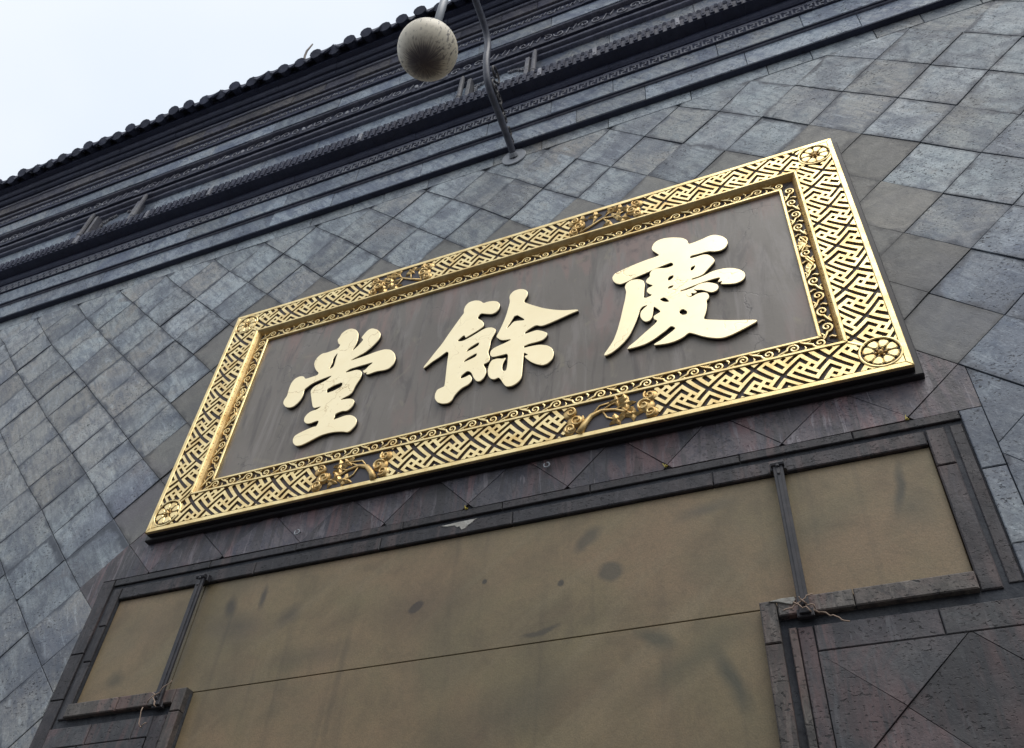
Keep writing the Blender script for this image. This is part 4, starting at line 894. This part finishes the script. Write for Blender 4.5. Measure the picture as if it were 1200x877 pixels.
# three characters, read from the right
def chaikin(pts, it=2):
    for _ in range(it):
        out = []
        n = len(pts)
        for i in range(n):
            p, q = pts[i], pts[(i + 1) % n]; L_ = math.hypot(q[0] - p[0], q[1] - p[1])
            out += [(p[0] * .8 + q[0] * .2, p[1] * .8 + q[1] * .2), (p[0] * .2 + q[0] * .8, p[1] * .2 + q[1] * .8)]
        pts = out
    return pts
GLYPHS=[
 [ [[(-1.361,0.463),(-1.346,0.485),(-1.338,0.528),(-1.302,0.557),(-1.252,0.559),(-1.202,0.524),(-1.168,0.466),(-1.158,0.39),(-1.163,0.335),(-1.185,0.272),(-1.152,0.299),(-1.123,0.342),(-1.105,0.374),(-1.13,0.401),(-1.125,0.417),(-1.103,0.456),(-1.078,0.483),(-1.046,0.484),(-0.99,0.445),(-0.954,0.387),(-0.954,0.334),(-0.979,0.29),(-1.017,0.243),(-1.064,0.207),(-1.126,0.183),(-1.179,0.161),(-1.122,0.164),(-1.043,0.171),(-0.965,0.185),(-0.885,0.188),(-0.825,0.163),(-0.784,0.11),(-0.762,0.044),(-0.769,-0.011),(-0.801,-0.049),(-0.839,-0.053),(-0.906,-0.042),(-0.979,-0.053),(-0.998,-0.037),(-0.986,-0.024),(-1.011,-0.027),(-1.034,0.004),(-1.009,0.012),(-0.989,0.042),(-0.952,0.071),(-1.021,0.069),(-1.088,0.068),(-1.154,0.064),(-1.196,0.038),(-1.147,0.035),(-1.094,0.037),(-1.057,0.02),(-1.032,-0.016),(-1.033,-0.062),(-1.05,-0.105),(-1.066,-0.147),(-1.073,-0.19),(-1.081,-0.211),(-1.1,-0.228),(-1.137,-0.239),(-1.166,-0.253),(-1.12,-0.257),(-1.079,-0.264),(-1.049,-0.281),(-1.033,-0.31),(-1.04,-0.35),(-1.06,-0.378),(-1.083,-0.387),(-1.118,-0.377),(-1.143,-0.38),(-1.175,-0.39),(-1.171,-0.425),(-1.181,-0.444),(-1.129,-0.437),(-1.08,-0.429),(-1.04,-0.436),(-1.003,-0.459),(-0.973,-0.497),(-0.968,-0.535),(-0.979,-0.568),(-1.003,-0.597),(-1.026,-0.605),(-1.062,-0.588),(-1.135,-0.57),(-1.199,-0.567),(-1.249,-0.572),(-1.296,-0.588),(-1.354,-0.611),(-1.402,-0.624),(-1.443,-0.616),(-1.476,-0.582),(-1.491,-0.542),(-1.481,-0.508),(-1.44,-0.489),(-1.379,-0.472),(-1.335,-0.464),(-1.311,-0.468),(-1.302,-0.416),(-1.336,-0.414),(-1.372,-0.423),(-1.407,-0.416),(-1.44,-0.384),(-1.447,-0.344),(-1.429,-0.311),(-1.401,-0.293),(-1.355,-0.291),(-1.32,-0.27),(-1.353,-0.271),(-1.38,-0.271),(-1.402,-0.249),(-1.429,-0.178),(-1.449,-0.123),(-1.468,-0.069),(-1.456,-0.037),(-1.427,-0.017),(-1.381,-0.006),(-1.338,0.013),(-1.303,0.046),(-1.365,0.038),(-1.431,0.026),(-1.482,0.009),(-1.522,-0.023),(-1.532,-0.036),(-1.526,-0.083),(-1.534,-0.13),(-1.554,-0.168),(-1.584,-0.194),(-1.618,-0.195),(-1.658,-0.175),(-1.696,-0.128),(-1.698,-0.087),(-1.681,-0.052),(-1.687,0.016),(-1.685,0.083),(-1.662,0.126),(-1.623,0.139),(-1.585,0.13),(-1.556,0.088),(-1.504,0.092),(-1.449,0.096),(-1.444,0.119),(-1.48,0.16),(-1.514,0.223),(-1.52,0.269),(-1.506,0.313),(-1.471,0.344),(-1.427,0.339),(-1.372,0.345),(-1.325,0.355),(-1.316,0.393),(-1.335,0.403)],[(-1.316,0.301),(-1.346,0.248),(-1.34,0.19),(-1.356,0.128),(-1.321,0.138),(-1.316,0.182),(-1.32,0.236)],[(-1.316,-0.097),(-1.268,-0.078),(-1.188,-0.062),(-1.186,-0.109),(-1.242,-0.132),(-1.308,-0.14)]] ],
 [ [[(-0.242,0.438),(-0.215,0.469),(-0.167,0.471),(-0.123,0.45),(-0.089,0.406),(-0.06,0.413),(-0.012,0.404),(0.025,0.382),(0.049,0.339),(0.044,0.292),(0.023,0.26),(-0.01,0.252),(-0.059,0.275),(-0.102,0.297),(-0.127,0.253),(-0.088,0.217),(-0.064,0.173),(-0.065,0.137),(-0.111,0.107),(-0.172,0.078),(-0.199,0.063),(-0.211,0.102),(-0.236,0.082),(-0.265,0.054),(-0.219,0.039),(-0.169,0.055),(-0.109,0.085),(-0.066,0.108),(-0.032,0.114),(0.003,0.106),(0.034,0.077),(0.039,0.041),(0.02,-0.001),(0.008,-0.039),(0.008,-0.099),(-0.003,-0.154),(0.019,-0.213),(0.016,-0.248),(-0.007,-0.262),(-0.029,-0.265),(-0.003,-0.313),(0.004,-0.358),(-0.01,-0.402),(-0.035,-0.426),(-0.062,-0.417),(-0.087,-0.377),(-0.108,-0.324),(-0.124,-0.302),(-0.147,-0.291),(-0.187,-0.323),(-0.191,-0.349),(-0.152,-0.346),(-0.121,-0.331),(-0.101,-0.373),(-0.1,-0.401),(-0.121,-0.429),(-0.162,-0.443),(-0.192,-0.468),(-0.22,-0.507),(-0.231,-0.544),(-0.256,-0.561),(-0.301,-0.553),(-0.342,-0.526),(-0.368,-0.482),(-0.371,-0.44),(-0.36,-0.401),(-0.328,-0.391),(-0.307,-0.386),(-0.309,-0.326),(-0.314,-0.224),(-0.318,-0.135),(-0.318,-0.045),(-0.337,-0.031),(-0.363,-0.052),(-0.4,-0.077),(-0.443,-0.1),(-0.474,-0.127),(-0.506,-0.149),(-0.504,-0.124),(-0.48,-0.087),(-0.434,-0.005),(-0.386,0.071),(-0.35,0.152),(-0.302,0.247),(-0.264,0.322),(-0.244,0.355),(-0.251,0.391)],[(-0.182,-0.091),(-0.157,-0.056),(-0.082,-0.018),(-0.083,-0.052),(-0.121,-0.073)],[(-0.19,-0.192),(-0.167,-0.164),(-0.087,-0.128),(-0.091,-0.162),(-0.137,-0.179)]],
  [[(0.121,0.419),(0.147,0.453),(0.193,0.458),(0.235,0.437),(0.262,0.399),(0.263,0.353),(0.242,0.312),(0.24,0.288),(0.309,0.229),(0.39,0.165),(0.479,0.111),(0.566,0.073),(0.646,0.051),(0.659,0.034),(0.599,0.022),(0.515,-0.002),(0.441,-0.021),(0.387,-0.027),(0.348,-0.0),(0.306,-0.019),(0.269,-0.044),(0.267,-0.062),(0.313,-0.057),(0.356,-0.053),(0.4,-0.08),(0.437,-0.113),(0.43,-0.147),(0.405,-0.174),(0.363,-0.178),(0.309,-0.177),(0.267,-0.186),(0.27,-0.204),(0.321,-0.203),(0.385,-0.211),(0.439,-0.237),(0.477,-0.279),(0.492,-0.334),(0.481,-0.386),(0.451,-0.417),(0.416,-0.423),(0.374,-0.4),(0.33,-0.362),(0.291,-0.314),(0.275,-0.284),(0.307,-0.284),(0.273,-0.251),(0.271,-0.278),(0.271,-0.335),(0.271,-0.419),(0.27,-0.487),(0.247,-0.526),(0.207,-0.547),(0.165,-0.54),(0.142,-0.506),(0.123,-0.466),(0.102,-0.432),(0.074,-0.443),(0.046,-0.43),(0.021,-0.391),(0.012,-0.333),(0.018,-0.278),(0.036,-0.241),(0.078,-0.241),(0.117,-0.257),(0.143,-0.255),(0.121,-0.308),(0.119,-0.354),(0.132,-0.381),(0.152,-0.383),(0.156,-0.324),(0.154,-0.218),(0.108,-0.219),(0.065,-0.219),(0.034,-0.214),(0.015,-0.183),(0.017,-0.147),(0.037,-0.124),(0.078,-0.112),(0.131,-0.098),(0.169,-0.083),(0.141,-0.075),(0.107,-0.07),(0.078,-0.052),(0.059,-0.027),(0.047,-0.011),(0.063,0.032),(0.085,0.102),(0.106,0.188),(0.117,0.264),(0.126,0.342),(0.117,0.387)],[(0.12,0.045),(0.144,0.095),(0.183,0.177),(0.257,0.096),(0.248,0.087),(0.205,0.1),(0.172,0.103),(0.141,0.062)]] ],
 [ [[(1.192,0.502),(1.211,0.548),(1.246,0.569),(1.291,0.57),(1.346,0.553),(1.41,0.519),(1.445,0.476),(1.45,0.425),(1.49,0.428),(1.545,0.438),(1.589,0.453),(1.632,0.451),(1.681,0.41),(1.707,0.362),(1.709,0.317),(1.688,0.275),(1.655,0.259),(1.614,0.266),(1.574,0.289),(1.511,0.287),(1.452,0.29),(1.447,0.265),(1.498,0.266),(1.541,0.269),(1.571,0.254),(1.598,0.21),(1.608,0.17),(1.586,0.138),(1.551,0.099),(1.522,0.063),(1.491,0.052),(1.439,0.049),(1.442,0.038),(1.49,0.041),(1.532,0.051),(1.574,0.07),(1.636,0.071),(1.695,0.058),(1.751,0.018),(1.78,-0.028),(1.778,-0.07),(1.756,-0.101),(1.716,-0.112),(1.677,-0.104),(1.615,-0.078),(1.636,-0.056),(1.599,-0.054),(1.629,-0.012),(1.567,-0.011),(1.495,-0.018),(1.433,-0.029),(1.391,-0.037),(1.349,-0.044),(1.39,-0.05),(1.442,-0.041),(1.484,-0.022),(1.535,-0.024),(1.573,-0.048),(1.601,-0.075),(1.605,-0.108),(1.59,-0.133),(1.559,-0.14),(1.527,-0.115),(1.499,-0.088),(1.469,-0.079),(1.442,-0.06),(1.468,-0.094),(1.449,-0.107),(1.426,-0.09),(1.432,-0.117),(1.41,-0.126),(1.389,-0.084),(1.403,-0.118),(1.425,-0.13),(1.467,-0.11),(1.507,-0.115),(1.53,-0.132),(1.539,-0.167),(1.529,-0.194),(1.517,-0.2),(1.518,-0.235),(1.511,-0.285),(1.497,-0.332),(1.482,-0.368),(1.54,-0.395),(1.613,-0.426),(1.686,-0.454),(1.74,-0.471),(1.792,-0.49),(1.799,-0.505),(1.752,-0.527),(1.694,-0.55),(1.636,-0.57),(1.588,-0.578),(1.551,-0.57),(1.506,-0.548),(1.461,-0.518),(1.416,-0.479),(1.384,-0.457),(1.348,-0.487),(1.298,-0.504),(1.248,-0.508),(1.199,-0.501),(1.162,-0.494),(1.161,-0.481),(1.202,-0.463),(1.243,-0.434),(1.284,-0.406),(1.307,-0.384),(1.278,-0.355),(1.246,-0.385),(1.204,-0.413),(1.163,-0.441),(1.111,-0.463),(1.061,-0.47),(1.015,-0.47),(0.985,-0.468),(1.001,-0.444),(1.043,-0.413),(1.095,-0.366),(1.138,-0.33),(1.175,-0.299),(1.196,-0.274),(1.172,-0.25),(1.17,-0.221),(1.195,-0.208),(1.221,-0.195),(1.202,-0.16),(1.176,-0.125),(1.171,-0.183),(1.163,-0.226),(1.146,-0.255),(1.12,-0.259),(1.096,-0.231),(1.082,-0.187),(1.089,-0.144),(1.116,-0.115),(1.14,-0.098),(1.106,-0.1),(1.086,-0.119),(1.074,-0.169),(1.057,-0.224),(1.037,-0.277),(1.009,-0.342),(0.977,-0.389),(0.934,-0.433),(0.887,-0.467),(0.841,-0.481),(0.834,-0.462),(0.868,-0.409),(0.9,-0.354),(0.927,-0.267),(0.95,-0.168),(0.969,-0.065),(0.987,0.024),(0.997,0.102),(0.987,0.147),(0.997,0.182),(1.025,0.204),(1.058,0.205),(1.096,0.191),(1.122,0.163),(1.128,0.122),(1.121,0.051),(1.114,-0.024),(1.175,-0.01),(1.153,0.012),(1.135,0.045),(1.145,0.074),(1.186,0.086),(1.158,0.11),(1.135,0.141),(1.142,0.171),(1.167,0.19),(1.165,0.224),(1.186,0.254),(1.224,0.257),(1.282,0.233),(1.332,0.237),(1.326,0.277),(1.263,0.267),(1.197,0.253),(1.13,0.234),(1.064,0.22),(0.997,0.197),(0.958,0.191),(0.925,0.218),(0.904,0.258),(0.901,0.298),(0.922,0.329),(0.979,0.348),(1.058,0.366),(1.137,0.381),(1.203,0.386),(1.246,0.392),(1.217,0.437),(1.196,0.47)],[(1.441,0.147),(1.448,0.169),(1.478,0.178),(1.465,0.145),(1.448,0.132)],[(1.284,0.112),(1.298,0.134),(1.328,0.136),(1.319,0.106),(1.29,0.092)],[(1.278,0.019),(1.292,0.033),(1.321,0.032),(1.311,0.015),(1.285,0.011)],[(1.216,-0.071),(1.254,-0.063),(1.285,-0.121),(1.252,-0.111)],[(1.338,-0.24),(1.362,-0.222),(1.39,-0.258),(1.383,-0.283),(1.358,-0.281),(1.341,-0.257)]] ],
]

for gi, glyph in enumerate(GLYPHS):
    def solid(nm, mat, yc, ext, bev, off):
        cu = bpy.data.curves.new(nm, 'CURVE'); cu.dimensions = '2D'; cu.fill_mode = 'BOTH'; cu.extrude = ext; cu.bevel_depth = bev; cu.bevel_resolution = 1; cu.offset = off
        for piece in glyph:
            for contour in piece:
                c_ = chaikin(contour, 2 if len(contour) > 8 else 1)
                sp = cu.splines.new('POLY'); sp.points.add(len(c_) - 1); sp.use_cyclic_u = True
                for i, (x, z) in enumerate(c_): sp.points[i].co = (x, z, 0, 1)
        ob = bpy.data.objects.new(nm, cu); me = bpy.data.meshes.new_from_object(ob); bpy.data.objects.remove(ob); bpy.data.curves.remove(cu)
        me.transform(Matrix(((1, 0, 0, 0), (0, 0, -1, yc), (0, 1, 0, 0), (0, 0, 0, 1)))); me.name = nm
        me.materials.clear(); return me
    me = solid('character', None, -.0715, .002, .0025, -.0025)
    cho = link("character", me, M["gold_leaf"], pl)
    me2 = solid('character_base', None, -.0600, .0085, .0025, -.0035)
    link("character_core", me2, M["black"], cho)

# ------------------------------------------------------------------ lamp on a bent pipe
s = NT('grimy_globe', 0.45, 0, 0.4)
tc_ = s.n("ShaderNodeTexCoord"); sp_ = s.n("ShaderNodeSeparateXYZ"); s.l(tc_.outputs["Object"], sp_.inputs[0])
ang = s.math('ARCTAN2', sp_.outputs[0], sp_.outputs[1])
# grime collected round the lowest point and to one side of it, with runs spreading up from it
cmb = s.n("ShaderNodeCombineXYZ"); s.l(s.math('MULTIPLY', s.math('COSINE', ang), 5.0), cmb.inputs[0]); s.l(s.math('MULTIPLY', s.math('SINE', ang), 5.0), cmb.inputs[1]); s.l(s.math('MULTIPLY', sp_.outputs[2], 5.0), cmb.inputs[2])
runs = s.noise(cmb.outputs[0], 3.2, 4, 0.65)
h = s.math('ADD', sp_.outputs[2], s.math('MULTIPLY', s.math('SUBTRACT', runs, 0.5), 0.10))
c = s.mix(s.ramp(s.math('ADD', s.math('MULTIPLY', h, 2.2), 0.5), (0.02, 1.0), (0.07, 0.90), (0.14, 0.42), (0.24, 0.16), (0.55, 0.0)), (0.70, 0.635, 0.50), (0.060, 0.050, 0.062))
v = s.vec((1, 1, 0.35), src=tc_.outputs["Object"])
c = s.mix(s.math('MULTIPLY', s.ramp(s.noise(v, 46, 3, 0.6), (0.55, 0.0), (0.61, 0.85)), s.ramp(s.noise(s.vec(src=tc_.outputs["Object"]), 5, 2), (0.35, 0.2), (0.6, 1.0))), c, (0.11, 0.10, 0.10))
s.color(c); M['globe'] = s.m
XL = -0.02
lamp = empty('wall_lamp', 'round grimy globe lamp hanging from a bent grey pipe above the plaque', 'lamp', (XL, 0, Z0 + 2.57))
def LZ(z): return z - 2.57
path = [(0.0, 2.52), (-.13, 2.575), (-.32, 2.635), (-.50, 2.675), (-.60, 2.70), (-.665, 2.755), (-.705, 2.85), (-.735, 2.95), (-.75, 3.06), (-.752, 3.17), (-.762, 3.27), (-.79, 3.35), (-.84, 3.41), (-.90, 3.45), (-1.0, 3.49), (-1.12, 3.52), (-1.25, 3.535), (-1.36, 3.52), (-1.44, 3.47), (-1.485, 3.39), (-1.495, 3.28), (-1.495, 3.1)]
def smooth_path(p, it=2):
    for _ in range(it):
        o_ = [p[0]]
        for a, b in zip(p[:-1], p[1:]): o_ += [tuple(a[i] * .75 + b[i] * .25 for i in range(len(a))), tuple(a[i] * .25 + b[i] * .75 for i in range(len(a)))]
        p = o_ + [p[-1]]
    return p
pth = smooth_path(path, 1)
B = MB(); B.tube([(0, y, LZ(z)) for y, z in pth], .0325, 12); B.build('pipe_arm', M['pipe'], lamp, smooth=True)
B = MB(); B.tube([(0, -1.495, LZ(3.13)), (0, -1.50, LZ(1.86))], .033, 12)
B.tube([(0, -1.50, LZ(1.93)), (0, -1.50, LZ(1.84))], [.05, .075], 14); B.build('drop_pipe', M['plate'], lamp, smooth=True)
B = MB(); n = 24
P = [(.118 * math.cos(2 * math.pi * i / n), LZ(2.515) + .118 * math.sin(2 * math.pi * i / n)) for i in range(n)]
B.prism(P, -.016, -.004, .004); B.tube([(0, -.016, LZ(2.52)), (0, -.05, LZ(2.53))], [.047, .036], 12)
B.build('wall_plate', M['plate'], lamp)
# globe with its own origin at its centre
B = MB(); nu, nv = 40, 24; RG = .222
for j in range(1, nv):
    a = math.pi * j / nv
    for i in range(nu): B.v.append((RG * math.sin(a) * math.cos(2 * math.pi * i / nu), RG * math.sin(a) * math.sin(2 * math.pi * i / nu), RG * math.cos(a)))
B.v += [(0, 0, RG), (0, 0, -RG)]
for j in range(nv - 2):
    for i in range(nu): B.f.append((j * nu + i, (j + 1) * nu + i, (j + 1) * nu + (i + 1) % nu, j * nu + (i + 1) % nu))
tt = (nv - 1) * nu
for i in range(nu): B.f += [(tt, i, (i + 1) % nu), (tt + 1, (nv - 2) * nu + (i + 1) % nu, (nv - 2) * nu + i)]
gl = B.build('globe', M['globe'], lamp, smooth=True); gl.location = (0, -1.515, LZ(1.635))
# scrollwork between pipe and wall
def yz_spiral(c_, r, a0, turns, sg, n=22): return [(0, c_[0] + r * (1 - .78 * i / n) * math.cos(a0 + sg * turns * 2 * math.pi * i / n), LZ(c_[1] + r * (1 - .78 * i / n) * math.sin(a0 + sg * turns * 2 * math.pi * i / n))) for i in range(n + 1)]
for nm, c1, r1, c2, r2 in (('scroll', (-.56, 3.10), .10, (-.52, 2.90), .075), ('scroll', (-.43, 2.87), .065, (-.27, 2.77), .055), ('scroll', (-.16, 2.74), .045, (-.05, 2.66), .04)):
    B = MB()
    a = yz_spiral(c1, r1, -1.2, 1.35, 1); b = yz_spiral(c2, r2, 1.9, 1.35, 1)
    B.tube(a, .012, 7); B.tube(b, .012, 7); B.tube([a[0], ((0), (a[0][1] + b[0][1]) / 2 + .01, (a[0][2] + b[0][2]) / 2), b[0]], .012, 7)
    B.build('scroll', M['iron'], lamp, smooth=True)

# ------------------------------------------------------------------ unseen building added across the lane behind the camera, darkens the lower wall
OPPOSITE = True
if OPPOSITE:
    op = empty('unseen_lane_building', 'unseen plaster building with a tiled eave, added across the lane to darken the lower wall', 'building', (0, -8.2, 0))
    B = MB(); B.box(-22, 20, -6.0, 0.0, 0, 4.6); B.build('plaster_wall', M['plaster'], op)
    B = MB(); B.extrude_x([(.7, 4.5), (.7, 4.6), (-3.0, 6.0), (-6.7, 4.6), (-6.7, 4.5)], -22.3, 20.3); B.build('roof', M['roof_tile'], op)
